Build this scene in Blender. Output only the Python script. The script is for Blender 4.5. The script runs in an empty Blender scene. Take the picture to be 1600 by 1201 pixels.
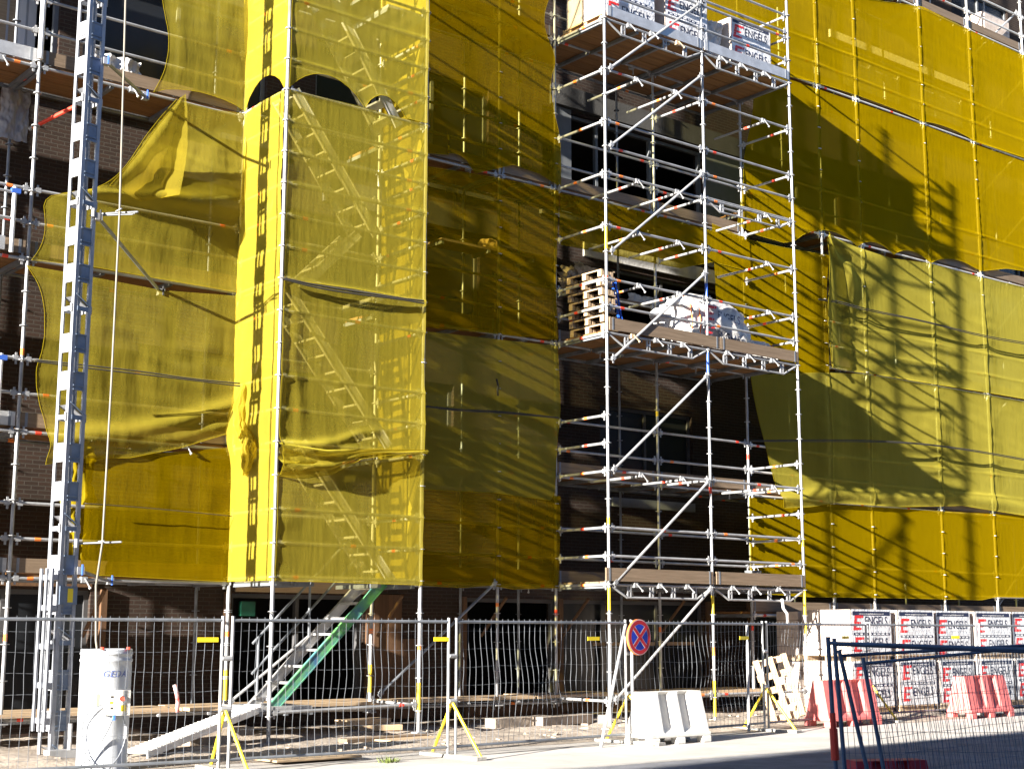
import bpy, math, random
from mathutils import Vector, Matrix, noise
random.seed(7)
PI = math.pi
C = bpy.context.scene.collection

# ------------------------------------------------------------------ camera model (fitted to the photograph)
CAM = Vector((-17.4192, -18.9323, 1.6675)); F_PX = 2269.16
YAW, PITCH, ROLL = math.radians(38.80585), math.radians(9.57029), math.radians(0.14216)
fw = Vector((math.sin(YAW)*math.cos(PITCH), math.cos(YAW)*math.cos(PITCH), math.sin(PITCH)))
rt0 = Vector((math.cos(YAW), -math.sin(YAW), 0)); up0 = rt0.cross(fw)
rt = rt0*math.cos(ROLL) + up0*math.sin(ROLL); up = up0*math.cos(ROLL) - rt0*math.sin(ROLL)
def ray(x, y): return rt*((x-800)/F_PX) - up*((y-600.5)/F_PX) + fw
def onY(x, y, Y):
    v = ray(x, y); return CAM + v*((Y-CAM.y)/v.y)
def onX(x, y, X):
    v = ray(x, y); return CAM + v*((X-CAM.x)/v.x)
def onZ(x, y, Z):
    v = ray(x, y); return CAM + v*((Z-CAM.z)/v.z)
def atD(x, y, D): return CAM + ray(x, y)*D

# ------------------------------------------------------------------ materials
MATS = {}
def new_mat(name):
    m = bpy.data.materials.new(name); m.use_nodes = True
    nt = m.node_tree; b = nt.nodes.get('Principled BSDF'); return m, nt, b
def mat(name, col, rough=.6, metal=0., var=.0, vscale=4., bump=0., bscale=40., var2=None, spec=.5):
    m, nt, b = new_mat(name)
    b.inputs['Roughness'].default_value = rough; b.inputs['Metallic'].default_value = metal
    b.inputs['Specular IOR Level'].default_value = spec
    b.inputs['Base Color'].default_value = (*col, 1)
    tc = nt.nodes.new('ShaderNodeTexCoord')
    if var or var2:
        n = nt.nodes.new('ShaderNodeTexNoise'); n.inputs['Scale'].default_value = vscale; n.inputs['Detail'].default_value = 6; n.inputs['Roughness'].default_value = .65
        nt.links.new(tc.outputs['Object'], n.inputs['Vector'])
        r = nt.nodes.new('ShaderNodeValToRGB')
        lo = var2 if var2 else tuple(c*(1-var) for c in col); hi = col if var2 else tuple(min(1, c*(1+var)) for c in col)
        r.color_ramp.elements[0].position = .35; r.color_ramp.elements[0].color = (*lo, 1)
        r.color_ramp.elements[1].position = .62; r.color_ramp.elements[1].color = (*hi, 1)
        nt.links.new(n.outputs['Fac'], r.inputs['Fac']); nt.links.new(r.outputs['Color'], b.inputs['Base Color'])
    if bump:
        n2 = nt.nodes.new('ShaderNodeTexNoise'); n2.inputs['Scale'].default_value = bscale; n2.inputs['Detail'].default_value = 4
        nt.links.new(tc.outputs['Object'], n2.inputs['Vector'])
        bp = nt.nodes.new('ShaderNodeBump'); bp.inputs['Strength'].default_value = bump; bp.inputs['Distance'].default_value = .02
        nt.links.new(n2.outputs['Fac'], bp.inputs['Height']); nt.links.new(bp.outputs['Normal'], b.inputs['Normal'])
    MATS[name] = m; return m

def wood(name, col, dark, scale=6., axis=0):
    m, nt, b = new_mat(name); b.inputs['Roughness'].default_value = .75
    tc = nt.nodes.new('ShaderNodeTexCoord'); mp = nt.nodes.new('ShaderNodeMapping')
    s = [scale*3]*3; s[axis] = scale*.12; mp.inputs['Scale'].default_value = s
    n = nt.nodes.new('ShaderNodeTexNoise'); n.inputs['Scale'].default_value = 2; n.inputs['Detail'].default_value = 8; n.inputs['Roughness'].default_value = .7
    r = nt.nodes.new('ShaderNodeValToRGB')
    r.color_ramp.elements[0].position = .3; r.color_ramp.elements[0].color = (*dark, 1)
    r.color_ramp.elements[1].position = .7; r.color_ramp.elements[1].color = (*col, 1)
    nt.links.new(tc.outputs['Object'], mp.inputs['Vector']); nt.links.new(mp.outputs['Vector'], n.inputs['Vector'])
    nt.links.new(n.outputs['Fac'], r.inputs['Fac']); nt.links.new(r.outputs['Color'], b.inputs['Base Color'])
    bp = nt.nodes.new('ShaderNodeBump'); bp.inputs['Strength'].default_value = .3; bp.inputs['Distance'].default_value = .01
    nt.links.new(n.outputs['Fac'], bp.inputs['Height']); nt.links.new(bp.outputs['Normal'], b.inputs['Normal'])
    MATS[name] = m; return m

def brick_mat(name, c1, c2, mortar):
    m, nt, b = new_mat(name); b.inputs['Roughness'].default_value = .85
    tc = nt.nodes.new('ShaderNodeTexCoord'); sx = nt.nodes.new('ShaderNodeSeparateXYZ'); cx = nt.nodes.new('ShaderNodeCombineXYZ')
    ad = nt.nodes.new('ShaderNodeMath'); ad.operation = 'ADD'
    nt.links.new(tc.outputs['Object'], sx.inputs[0]); nt.links.new(sx.outputs['X'], ad.inputs[0]); nt.links.new(sx.outputs['Y'], ad.inputs[1])
    nt.links.new(ad.outputs[0], cx.inputs['X']); nt.links.new(sx.outputs['Z'], cx.inputs['Y'])
    br = nt.nodes.new('ShaderNodeTexBrick'); br.inputs['Scale'].default_value = 1
    br.inputs['Brick Width'].default_value = .22; br.inputs['Row Height'].default_value = .066; br.inputs['Mortar Size'].default_value = .008
    br.inputs['Mortar Smooth'].default_value = .2; br.inputs['Bias'].default_value = -.1
    br.inputs['Color1'].default_value = (*c1, 1); br.inputs['Color2'].default_value = (*c2, 1); br.inputs['Mortar'].default_value = (*mortar, 1)
    nt.links.new(cx.outputs[0], br.inputs['Vector'])
    n = nt.nodes.new('ShaderNodeTexNoise'); n.inputs['Scale'].default_value = 1.3; n.inputs['Detail'].default_value = 6
    nt.links.new(tc.outputs['Object'], n.inputs['Vector'])
    mx = nt.nodes.new('ShaderNodeMixRGB'); mx.blend_type = 'MULTIPLY'; mx.inputs['Fac'].default_value = .5
    nt.links.new(br.outputs['Color'], mx.inputs['Color1']); nt.links.new(n.outputs['Fac'], mx.inputs['Color2'])
    nt.links.new(mx.outputs['Color'], b.inputs['Base Color'])
    bp = nt.nodes.new('ShaderNodeBump'); bp.inputs['Strength'].default_value = .6; bp.inputs['Distance'].default_value = .01
    iv = nt.nodes.new('ShaderNodeMath'); iv.operation = 'SUBTRACT'; iv.inputs[0].default_value = 1
    nt.links.new(br.outputs['Fac'], iv.inputs[1]); nt.links.new(iv.outputs[0], bp.inputs['Height']); nt.links.new(bp.outputs['Normal'], b.inputs['Normal'])
    MATS[name] = m; return m

def net_mat(name, col, trans, tint, tl=.45, dirt=.12):
    """debris netting: woven yellow threads (diffuse + translucent) with open holes (transparent)"""
    m = bpy.data.materials.new(name); m.use_nodes = True; nt = m.node_tree; nt.nodes.clear()
    out = nt.nodes.new('ShaderNodeOutputMaterial')
    tc = nt.nodes.new('ShaderNodeTexCoord')
    n = nt.nodes.new('ShaderNodeTexNoise'); n.inputs['Scale'].default_value = .9; n.inputs['Detail'].default_value = 7; n.inputs['Roughness'].default_value = .6
    nt.links.new(tc.outputs['Object'], n.inputs['Vector'])
    r = nt.nodes.new('ShaderNodeValToRGB')
    r.color_ramp.elements[0].position = .3; r.color_ramp.elements[0].color = (*[c*(1-dirt) for c in col], 1)
    r.color_ramp.elements[1].position = .7; r.color_ramp.elements[1].color = (*[min(1, c*(1+dirt*.6)) for c in col], 1)
    nt.links.new(n.outputs['Fac'], r.inputs['Fac'])
    # faint vertical/horizontal crease lines left from folding the sheet
    mp = nt.nodes.new('ShaderNodeMapping'); mp.inputs['Scale'].default_value = (5., 5., .9)
    nt.links.new(tc.outputs['Object'], mp.inputs['Vector'])
    n2 = nt.nodes.new('ShaderNodeTexNoise'); n2.inputs['Scale'].default_value = 2.2; n2.inputs['Detail'].default_value = 5
    nt.links.new(mp.outputs['Vector'], n2.inputs['Vector'])
    bp = nt.nodes.new('ShaderNodeBump'); bp.inputs['Strength'].default_value = .22; bp.inputs['Distance'].default_value = .03
    nt.links.new(n2.outputs['Fac'], bp.inputs['Height'])
    d = nt.nodes.new('ShaderNodeBsdfDiffuse'); t = nt.nodes.new('ShaderNodeBsdfTranslucent'); tr = nt.nodes.new('ShaderNodeBsdfTransparent')
    tr.inputs['Color'].default_value = (*tint, 1)
    for s in (d, t):
        nt.links.new(r.outputs['Color'], s.inputs['Color']); nt.links.new(bp.outputs['Normal'], s.inputs['Normal'])
    m1 = nt.nodes.new('ShaderNodeMixShader'); m1.inputs['Fac'].default_value = tl
    nt.links.new(d.outputs[0], m1.inputs[1]); nt.links.new(t.outputs[0], m1.inputs[2])
    m2 = nt.nodes.new('ShaderNodeMixShader'); m2.inputs['Fac'].default_value = trans
    # round threads still catch light that only grazes the sheet
    sh = nt.nodes.new('ShaderNodeBsdfSheen'); sh.inputs['Roughness'].default_value = .65
    sh.inputs['Color'].default_value = (*[min(1, c*1.35) for c in col], 1); nt.links.new(bp.outputs['Normal'], sh.inputs['Normal'])
    m0 = nt.nodes.new('ShaderNodeMixShader'); m0.inputs['Fac'].default_value = .62
    nt.links.new(m1.outputs[0], m0.inputs[1]); nt.links.new(sh.outputs[0], m0.inputs[2]); m1 = m0
    # the holes of a woven mesh close up when it is seen or lit at a grazing angle
    ge = nt.nodes.new('ShaderNodeNewGeometry'); dt = nt.nodes.new('ShaderNodeVectorMath'); dt.operation = 'DOT_PRODUCT'
    nt.links.new(ge.outputs['Normal'], dt.inputs[0]); nt.links.new(ge.outputs['Incoming'], dt.inputs[1])
    ab = nt.nodes.new('ShaderNodeMath'); ab.operation = 'ABSOLUTE'; nt.links.new(dt.outputs['Value'], ab.inputs[0])
    mr = nt.nodes.new('ShaderNodeMapRange'); mr.inputs['From Min'].default_value = .12; mr.inputs['From Max'].default_value = .72; mr.inputs['To Min'].default_value = trans*.38; mr.inputs['To Max'].default_value = trans
    nt.links.new(ab.outputs[0], mr.inputs['Value']); nt.links.new(mr.outputs['Result'], m2.inputs['Fac'])
    nt.links.new(m1.outputs[0], m2.inputs[1]); nt.links.new(tr.outputs[0], m2.inputs[2])
    nt.links.new(m2.outputs[0], out.inputs['Surface'])
    MATS[name] = m; return m

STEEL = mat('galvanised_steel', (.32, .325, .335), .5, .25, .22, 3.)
LITSTEEL = mat('lit_steel', (.62, .61, .58), .5, .2, .15, 3.)  # lightened steel copy, stands in for sunlit tubes behind the right nets
DSTEEL = mat('dark_steel', (.185, .20, .225), .5, .35, .25, 3.)  # darker tone of the same steel
ALU = mat('aluminium', (.50, .50, .50), .38, .5, .12, 5.)
BLUESH = mat('mast_blue_shade', (.16, .205, .28), .5, .3, .15, 6.)  # bluish mast fronts, darkened to carry the shade on that side
MASTW = mat('mast_steel', (.32, .335, .37), .45, .35, .12, 5.)
RED = mat('red_tape', (.75, .06, .03), .6)
ORANGE = mat('orange_tape', (.85, .22, .04), .6)
YELP = mat('yellow_paint', (.78, .58, .03), .5, 0, .12, 8.)
BLUT = mat('blue_tape', (.04, .12, .5), .5)
PLY = wood('plywood_deck', (.27, .135, .045), (.14, .065, .022), 3., 0)
BOARD = wood('scaffold_board', (.25, .18, .12), (.13, .09, .055), 5., 0)
PALE = wood('pale_timber', (.50, .38, .245), (.34, .235, .14), 6., 0)
PALEY = wood('pale_timber_cross', (.50, .38, .245), (.34, .235, .14), 6., 1)
BROWNW = wood('brown_timber', (.14, .072, .033), (.07, .035, .016), 3., 2)
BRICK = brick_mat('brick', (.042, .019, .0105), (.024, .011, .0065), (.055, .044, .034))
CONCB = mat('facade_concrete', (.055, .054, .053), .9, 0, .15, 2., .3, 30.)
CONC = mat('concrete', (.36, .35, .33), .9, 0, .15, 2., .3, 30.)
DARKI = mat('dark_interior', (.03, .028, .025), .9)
GLASS = mat('dark_glass', (.015, .017, .02), .25, 0, spec=.3)
FRAMEG = mat('grey_frame', (.14, .15, .16), .6, 0, .1)
FRAMED = mat('dark_frame', (.07, .07, .075), .6)
WHITEP = mat('white_plastic_film', (.54, .53, .52), .4, 0, .08, 5., .5, 14.)
BRKW = mat('pale_wrapped_brick', (.50, .425, .375), .7, 0, .14, 5., .3, 10.)
FILM = mat('printed_film', (.62, .63, .66), .3, 0, .10, 6., .7, 16.)
NAVY = mat('navy_print', (.02, .025, .06), .4)
PRED = mat('red_print', (.68, .03, .03), .4)
GREYP = mat('grey_print', (.42, .43, .46), .5)
BARW = mat('white_barrier_plastic', (.66, .65, .62), .5, 0, .06, 7., .15, 12.)
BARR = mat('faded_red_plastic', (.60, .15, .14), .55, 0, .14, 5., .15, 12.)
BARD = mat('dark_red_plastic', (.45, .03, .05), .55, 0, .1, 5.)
DRUM = mat('drum_white', (.44, .46, .49), .4, .1, .06, 4.)
BOXG = mat('control_box', (.55, .53, .49), .5)
BLACK = mat('black_rubber', (.02, .02, .02), .6)
ROPE = mat('dark_rope', (.045, .04, .03), .8)
CABLE = mat('grey_cable', (.19, .175, .145), .7)
BLUEF = mat('blue_fence_paint', (.075, .125, .205), .5, .1, .2, 5.)
SIGNB = mat('sign_blue', (.02, .05, .55), .4)
SIGNR = mat('sign_red', (.55, .02, .03), .4)
SIGNW = mat('sign_white', (.8, .8, .8), .4)
GREENG = mat('graffiti_green', (.14, .42, .10), .5, 0, 0, 2.2, var2=(.05, .13, .24))
GRAYB = mat('grey_bucket', (.14, .15, .16), .5)
YTAG = mat('yellow_tag', (.80, .62, .02), .5)
BLUEL = mat('blue_plastic', (.02, .10, .55), .4)
SAND = mat('sand_dirt', (.40, .34, .28), .95, 0, 0, 3.5, .8, 25., var2=(.22, .18, .145))
STONE = mat('stone_block', (.33, .275, .22), .9, 0, .2, 6., .4, 20.)
GREENS = mat('green_exit_plate', (.0, .045, .024), .5)
WEED = mat('weed_leaf', (.12, .16, .03), .8)
BRICKH = brick_mat('house_brick', (.28, .12, .08), (.22, .10, .06), (.4, .37, .33))
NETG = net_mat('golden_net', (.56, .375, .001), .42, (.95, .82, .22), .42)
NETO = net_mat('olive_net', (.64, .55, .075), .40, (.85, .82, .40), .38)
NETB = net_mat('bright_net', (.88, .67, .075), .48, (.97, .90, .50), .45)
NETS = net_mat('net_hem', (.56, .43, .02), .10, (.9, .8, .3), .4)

# ------------------------------------------------------------------ mesh builder
class MB:
    def __init__(s): s.v = []; s.f = []; s.m = []; s.mats = []
    def mi(s, m):
        if m not in s.mats: s.mats.append(m)
        return s.mats.index(m)
    def add(s, vs, fs, m):
        o = len(s.v); s.v += [Vector(p) for p in vs]; k = s.mi(m)
        for f in fs: s.f.append([i+o for i in f]); s.m.append(k)
        return s
    def box(s, a, b, m):
        x0, y0, z0 = a; x1, y1, z1 = b
        return s.add([(x0,y0,z0),(x1,y0,z0),(x1,y1,z0),(x0,y1,z0),(x0,y0,z1),(x1,y0,z1),(x1,y1,z1),(x0,y1,z1)],
                     [(0,3,2,1),(4,5,6,7),(0,1,5,4),(1,2,6,5),(2,3,7,6),(3,0,4,7)], m)
    def obox(s, p0, p1, w, h, m, upv=(0,0,1)):
        p0 = Vector(p0); p1 = Vector(p1); d = (p1-p0).normalized(); u = Vector(upv)
        sd = d.cross(u).normalized()*(w/2); u2 = sd.cross(d).normalized()*(h/2)
        vs = [p+a*sd+b*u2 for p in (p0, p1) for a, b in ((-1,-1),(1,-1),(1,1),(-1,1))]
        return s.add(vs, [(3,2,1,0),(4,5,6,7),(0,1,5,4),(1,2,6,5),(2,3,7,6),(3,0,4,7)], m)
    def tube(s, p0, p1, r, m, n=8, r2=None):
        p0 = Vector(p0); p1 = Vector(p1); d = (p1-p0).normalized(); r2 = r if r2 is None else r2
        a = d.orthogonal().normalized(); b = d.cross(a)
        vs = [p+(a*math.cos(2*PI*i/n)+b*math.sin(2*PI*i/n))*q for p, q in ((p0, r), (p1, r2)) for i in range(n)]
        fs = [(i, (i+1) % n, n+(i+1) % n, n+i) for i in range(n)] + [tuple(range(n-1, -1, -1)), tuple(range(n, 2*n))]
        return s.add(vs, fs, m)
    def path(s, pts, r, m, n=6):
        pts = [Vector(p) for p in pts]; N = len(pts); vs = []; ref = None
        for i, p in enumerate(pts):
            d = (pts[min(i+1, N-1)]-pts[max(i-1, 0)]).normalized()
            if ref is None: ref = d.orthogonal().normalized()
            ref = (ref-d*ref.dot(d)).normalized(); b = d.cross(ref)
            rr = r[i] if isinstance(r, (list, tuple)) else r
            vs += [p+(ref*math.cos(2*PI*k/n)+b*math.sin(2*PI*k/n))*rr for k in range(n)]
        fs = [(i*n+k, i*n+(k+1) % n, (i+1)*n+(k+1) % n, (i+1)*n+k) for i in range(N-1) for k in range(n)]
        fs += [tuple(range(n-1, -1, -1)), tuple(range((N-1)*n, N*n))]
        return s.add(vs, fs, m)
    def grid(s, nx, ny, fn, m):
        vs = [fn(i/nx, j/ny) for j in range(ny+1) for i in range(nx+1)]; w = nx+1
        return s.add(vs, [(j*w+i, j*w+i+1, (j+1)*w+i+1, (j+1)*w+i) for j in range(ny) for i in range(nx)], m)
    def build(s, name, parent=None, local=False, smooth=False, bevel=0):
        me = bpy.data.meshes.new(name); off = Vector((0,0,0)) if (local or parent is None) else wloc(parent)
        me.from_pydata([p-off for p in s.v], [], s.f)
        for m in s.mats: me.materials.append(m)
        for p, k in zip(me.polygons, s.m): p.material_index = k
        if smooth: me.polygons.foreach_set('use_smooth', [True]*len(me.polygons))
        me.update(); o = bpy.data.objects.new(name, me); C.objects.link(o)
        if parent is not None: o.parent = parent
        if bevel:
            b = o.modifiers.new('bevel', 'BEVEL'); b.width = bevel; b.segments = 2; b.limit_method = 'ANGLE'
        return o
def wloc(o):
    p = Vector((0,0,0))
    while o is not None: p = p+o.location; o = o.parent
    return p
def tag(o, label, cat, group=None, kind=None):
    if label: o['label'] = label
    if cat: o['category'] = cat
    if group: o['group'] = group
    if kind: o['kind'] = kind
    return o
def thing(name, loc, label, cat, group=None, rz=0):
    o = bpy.data.objects.new(name, None); C.objects.link(o); o.location = loc; o.rotation_euler = (0,0,rz)
    o.empty_display_size = .2
    return tag(o, label, cat, group)
def dup(root, loc, rz=None, label=None):
    def cp(o, par):
        c = o.copy(); C.objects.link(c)
        if par is not None: c.parent = par
        for ch in list(o.children): cp(ch, c)
        return c
    r = cp(root, None); r.location = loc
    if rz is not None: r.rotation_euler = (0,0,rz)
    if label: r['label'] = label
    return r

# ------------------------------------------------------------------ scaffold members
def standard(parent, x, y, z0, z1, r=.028, m=STEEL, ros=.5, zoff=3.45, bands=(), base=True, name='standard'):
    b = MB(); cuts = sorted(bands)
    z = z0
    for (a, c, mm) in cuts:
        if a > z: b.tube((x,y,z), (x,y,a), r, m, 10)
        b.tube((x,y,a), (x,y,c), r*1.04, mm, 10); z = c
    b.tube((x,y,z), (x,y,z1), r, m, 10)
    k = math.ceil((z0+.25-zoff)/ros)
    while zoff+k*ros < z1:
        zz = zoff+k*ros; b.tube((x,y,zz-.006), (x,y,zz+.006), .062, m, 10); k += 1
    for q in range(int((z1-z0)/2)+1):        # spigot sleeves
        zz = z0+1.75+q*2.
        if zz+.14 < z1: b.tube((x,y,zz), (x,y,zz+.14), r*1.13, m, 10)
    if base:
        b.box((x-.08, y-.08, z0-.02), (x+.08, y+.08, z0), m); b.tube((x,y,z0), (x,y,z0+.25), r*.75, m)
    return b.build(name, parent, smooth=False)
def bar(parent, p0, p1, name='ledger', m=STEEL, r=.0245, bands=None, heads=True):
    """tube with wedge heads at its ends and bits of colour tape"""
    p0 = Vector(p0); p1 = Vector(p1); L = (p1-p0).length; d = (p1-p0)/L; b = MB()
    if bands is None:
        bands = []
        if random.random() < .75: bands.append((random.choice((.22, .3, L-.35, L*.5)), random.choice((RED, RED, ORANGE))))
    t = 0.
    for (s, mm) in sorted(bands, key=lambda q: q[0]):
        if s <= t or s+.09 >= L: continue
        b.tube(p0+d*t, p0+d*s, r, m); b.tube(p0+d*s, p0+d*(s+.09), r*1.06, mm); t = s+.09
    b.tube(p0+d*t, p1, r, m)
    if heads:
        for p, sg in ((p0, 1), (p1, -1)):
            b.obox(p+d*sg*.03, p+d*sg*.1, .045, .075, m)
            b.obox(p+d*sg*.055+Vector((0,0,-.09)), p+d*sg*.055+Vector((0,0,.08)), .012, .03, m, upv=(d.x,d.y,0) if abs(d.z) < .9 else (1,0,0))
    return b.build(name, parent)
def coupler(parent, p, d, name='coupler', m=STEEL):
    p = Vector(p); b = MB(); b.obox(p-Vector((.045,0,0)), p+Vector((.045,0,0)), .085, .085, m)
    b.tube(p+Vector((0,-.05,.02)), p+Vector(d), .011, m, 6); b.tube(p+Vector(d)*.85, p+Vector(d), .02, m, 6)
    return b.build(name, parent)
def deck(parent, x0, x1, y0, y1, z, nb=5, t=.05, m=PLY, name='deck', beams=True):
    b = MB(); w = (y1-y0)/nb
    for i in range(nb):
        dz = random.uniform(-.004, .004)
        b.box((x0+random.uniform(0,.02), y0+i*w+.006, z-t+dz), (x1-random.uniform(0,.02), y0+(i+1)*w-.006, z+dz), m)
    if beams:
        n = max(2, int((x1-x0)/.85))
        for k in range(n+1):
            x = x0+.03+(x1-x0-.06)*k/n; b.box((x-.03, y0, z-t-.07), (x+.03, y1, z-t-.006), DSTEEL)
    return b.build(name, parent)
def board(parent, p0, p1, h=.2, t=.032, m=BOARD, name='toe_board', straps=True):
    b = MB(); p0 = Vector(p0); p1 = Vector(p1); d = (p1-p0).normalized()
    b.obox(p0+Vector((0,0,h/2)), p1+Vector((0,0,h/2)), t, h, m)
    if straps:
        for q in (.06, (p1-p0).length-.1):
            b.obox(p0+d*q+Vector((0,0,h/2)), p0+d*(q+.04)+Vector((0,0,h/2)), t+.008, h+.006, DSTEEL)
    return b.build(name, parent)
def lattice(parent, x0, x1, y, z, name='lattice_ledger'):
    b = MB(); z2 = z-.22
    b.tube((x0,y,z), (x1,y,z), .0245, STEEL); b.tube((x0+.03,y,z-.03), (x0+.4,y,z2), .02, STEEL); b.tube((x1-.03,y,z-.03), (x1-.4,y,z2), .02, STEEL)
    b.tube((x0+.4,y,z2), (x1-.4,y,z2), .02, STEEL)
    for k in range(4):
        x = x0+.45+(x1-x0-.9)*k/3
        b.box((x-.05,y-.012,z2+.015), (x-.02,y+.012,z-.02), STEEL); b.box((x+.02,y-.012,z2+.015), (x+.05,y+.012,z-.02), STEEL)
        b.box((x-.02,y-.012,z-.12), (x+.02,y+.012,z-.09), STEEL)
    return b.build(name, parent)

W = 2.6113; D = 1.385; XE, XF = -6.685, -4.042; YI = 2.47
L = lambda k: 3.45+.5*k            # rosette level k

# ---- loading tower (open, three decks)
lt = thing('loading_scaffold', (0,0,0), 'open loading scaffold without netting, three decks before the dark gap', 'scaffold')
standard(lt, 0, 0, .06, 15.6, .027, bands=[(2.0,2.4,YELP),(3.5,3.62,YELP),(8.5,8.92,YELP),(7.9,8.0,RED),(5.2,5.24,DSTEEL)])
standard(lt, W, 0, .06, 15.6, .027, bands=[(1.2,1.36,ORANGE),(.1,.75,YELP),(1.95,2.3,YELP),(4.2,4.32,RED),(6.5,6.9,BLUT),(8.0,8.25,BLUT)])
standard(lt, 2*W, 0, .06, 14.78, .027, bands=[(1.6,2.5,YELP),(3.3,3.45,YELP)])
for z in (L(17), L(15), L(14), L(13), L(11), L(9), L(8), L(2), L(0), L(-1), L(-6)+.05): # front ledgers
    for x in (0, W): bar(lt, (x+.03,0,z), (x+W-.03,0,z))
for z in (L(20), L(21), L(21)+.12): bar(lt, (.03,0,z), (W-.03,0,z)); bar(lt, (W+.03,0,z), (2*W-.03,0,z))
bar(lt, (W+.03,0,L(22)), (2*W-.03,0,L(22)))
for z in (L(7), L(19), L(-2)):
    for x in (0, W): lattice(lt, x+.03, x+W-.03, 0, z)
lattice(lt, W+.03, 2*W-.03, .0, L(13)+.03)
for z in (L(21), L(19), L(17), L(15), L(13), L(11), L(9), L(8), L(7), L(4), L(3), L(2), L(0), L(-1), L(-2), L(-6)):
    bar(lt, (0,.03,z), (0,D-.03,z), 'transom', bands=[(random.choice((.5,.6,.75)), random.choice((RED,ORANGE)))])
for z in (L(22), L(21), L(20), L(19), L(17), L(15), L(13), L(11), L(9), L(8), L(7), L(3), L(2), L(1), L(0), L(-1), L(-2)):
    bar(lt, (2*W,.03,z), (2*W,D-.03,z), 'transom', bands=[(random.choice((.4,.6,.75)), random.choice((RED,ORANGE)))])
for z in (L(17), L(13), L(11), L(9), L(2)):
    bar(lt, (W,.03,z), (W,D-.03,z), 'transom', bands=[(.7, RED)])
    for fx in (.3*W, .7*W, 1.67*W):
        bar(lt, (fx,-.06,z-.05), (fx,1.33,z-.05), 'transom', heads=False, bands=[(.45, random.choice((RED,ORANGE))), (.2, BLACK)])
        coupler(lt, (fx,0,z-.02), (.1,-.1,-.13))
for k in (-6, -2, 2, 6, 10, 14, 17):
    bar(lt, (.06,-.05,L(k)), (W-.06,-.05,L(k+4)), 'diagonal_brace', r=.0245, bands=[], heads=True)
for x in (0, W):
    deck(lt, x+.02, x+W-.02, .03, D-.03, L(7)+.06, 5); deck(lt, x+.02, x+W-.02, .03, D-.03, L(19)+.06, 5); deck(lt, x+.02, x+W-.02, .03, D-.03, L(-2)+.06, 5, m=BOARD)
board(lt, (.03,-.03,L(7)+.06), (W+.3,-.03,L(7)+.06), .22, m=BOARD); board(lt, (W+.32,-.035,L(7)+.055), (2*W-.04,-.035,L(7)+.055), .22, m=BOARD)
board(lt, (-.12,-.05,L(-2)+.06), (W-.05,-.05,L(-2)+.06), .23, m=BOARD); board(lt, (W+.05,-.05,L(-2)+.06), (2*W-.06,-.05,L(-2)+.06), .23, m=BOARD)
board(lt, (.05,-.03,L(19)+.06), (W-.05,-.03,L(19)+.06), .2, m=ALU); board(lt, (W+.05,-.03,L(19)+.06), (2*W-.05,-.03,L(19)+.06), .2, m=ALU)
for z in (L(7), L(19), L(-2)):
    for x in (.6, 1.2, 1.9, W+.5, W+1.1, W+1.8): coupler(lt, (x,-.02,z), (.09,-.12,-.11), m=random.choice((STEEL, STEEL, STEEL, PALE)))

# ---- stair tower (wrapped in nets)
st = thing('stair_scaffold', (XE,0,0), 'narrow stair scaffold tower wrapped in bright yellow netting, forward of the facade', 'scaffold')
for (x, y, z0) in ((XE,0,-.1), (XF,0,.1), (XE+.02,D,.3), (XF,D,.35)):
    standard(st, x, y, z0, 17.2, .03, bands=[(z0+.3, z0+.75, YELP), (z0+1.25, z0+1.33, ORANGE)] if y > 0 or x > -5 else [], zoff=3.42)
lv = [L(k)-.03 for k in (-2, -1, 0, 2, 3, 4, 6, 7, 8, 9, 10, 11, 12, 13, 14, 15, 16, 17, 19, 21, 23)]
for z in lv:
    bar(st, (XE+.03,0,z), (XF-.03,0,z)); bar(st, (XE,.03,z), (XE,D-.03,z), 'transom')
    bar(st, (XF,.03,z), (XF,D-.03,z), 'transom')
for z in (L(-2), L(0), L(2), L(5), L(7), L(9), L(11), L(13), L(15), L(17), L(19)): bar(st, (XE+.05,D,z), (XF-.03,D,z))
bar(st, (XE+.03,0,.47), (XF-.03,0,.52)); bar(st, (XF,.03,.5), (XF,D-.03,.52), 'transom')
bar(st, (XE+.05,D-.05,.55), (XF-.05,D-.05,2.4), 'diagonal_brace', bands=[])
for z in (2.42, 6.98, 11.9):
    deck(st, XE+.05, XE+.75, .08, D-.08, z, 4, .05, ALU); deck(st, XF-.75, XF-.05, .08, D-.08, z, 4, .05, ALU)
deck(st, XE-.1, XE+.8, .1, D-.1, .55, 4, .06, ALU)
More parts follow.
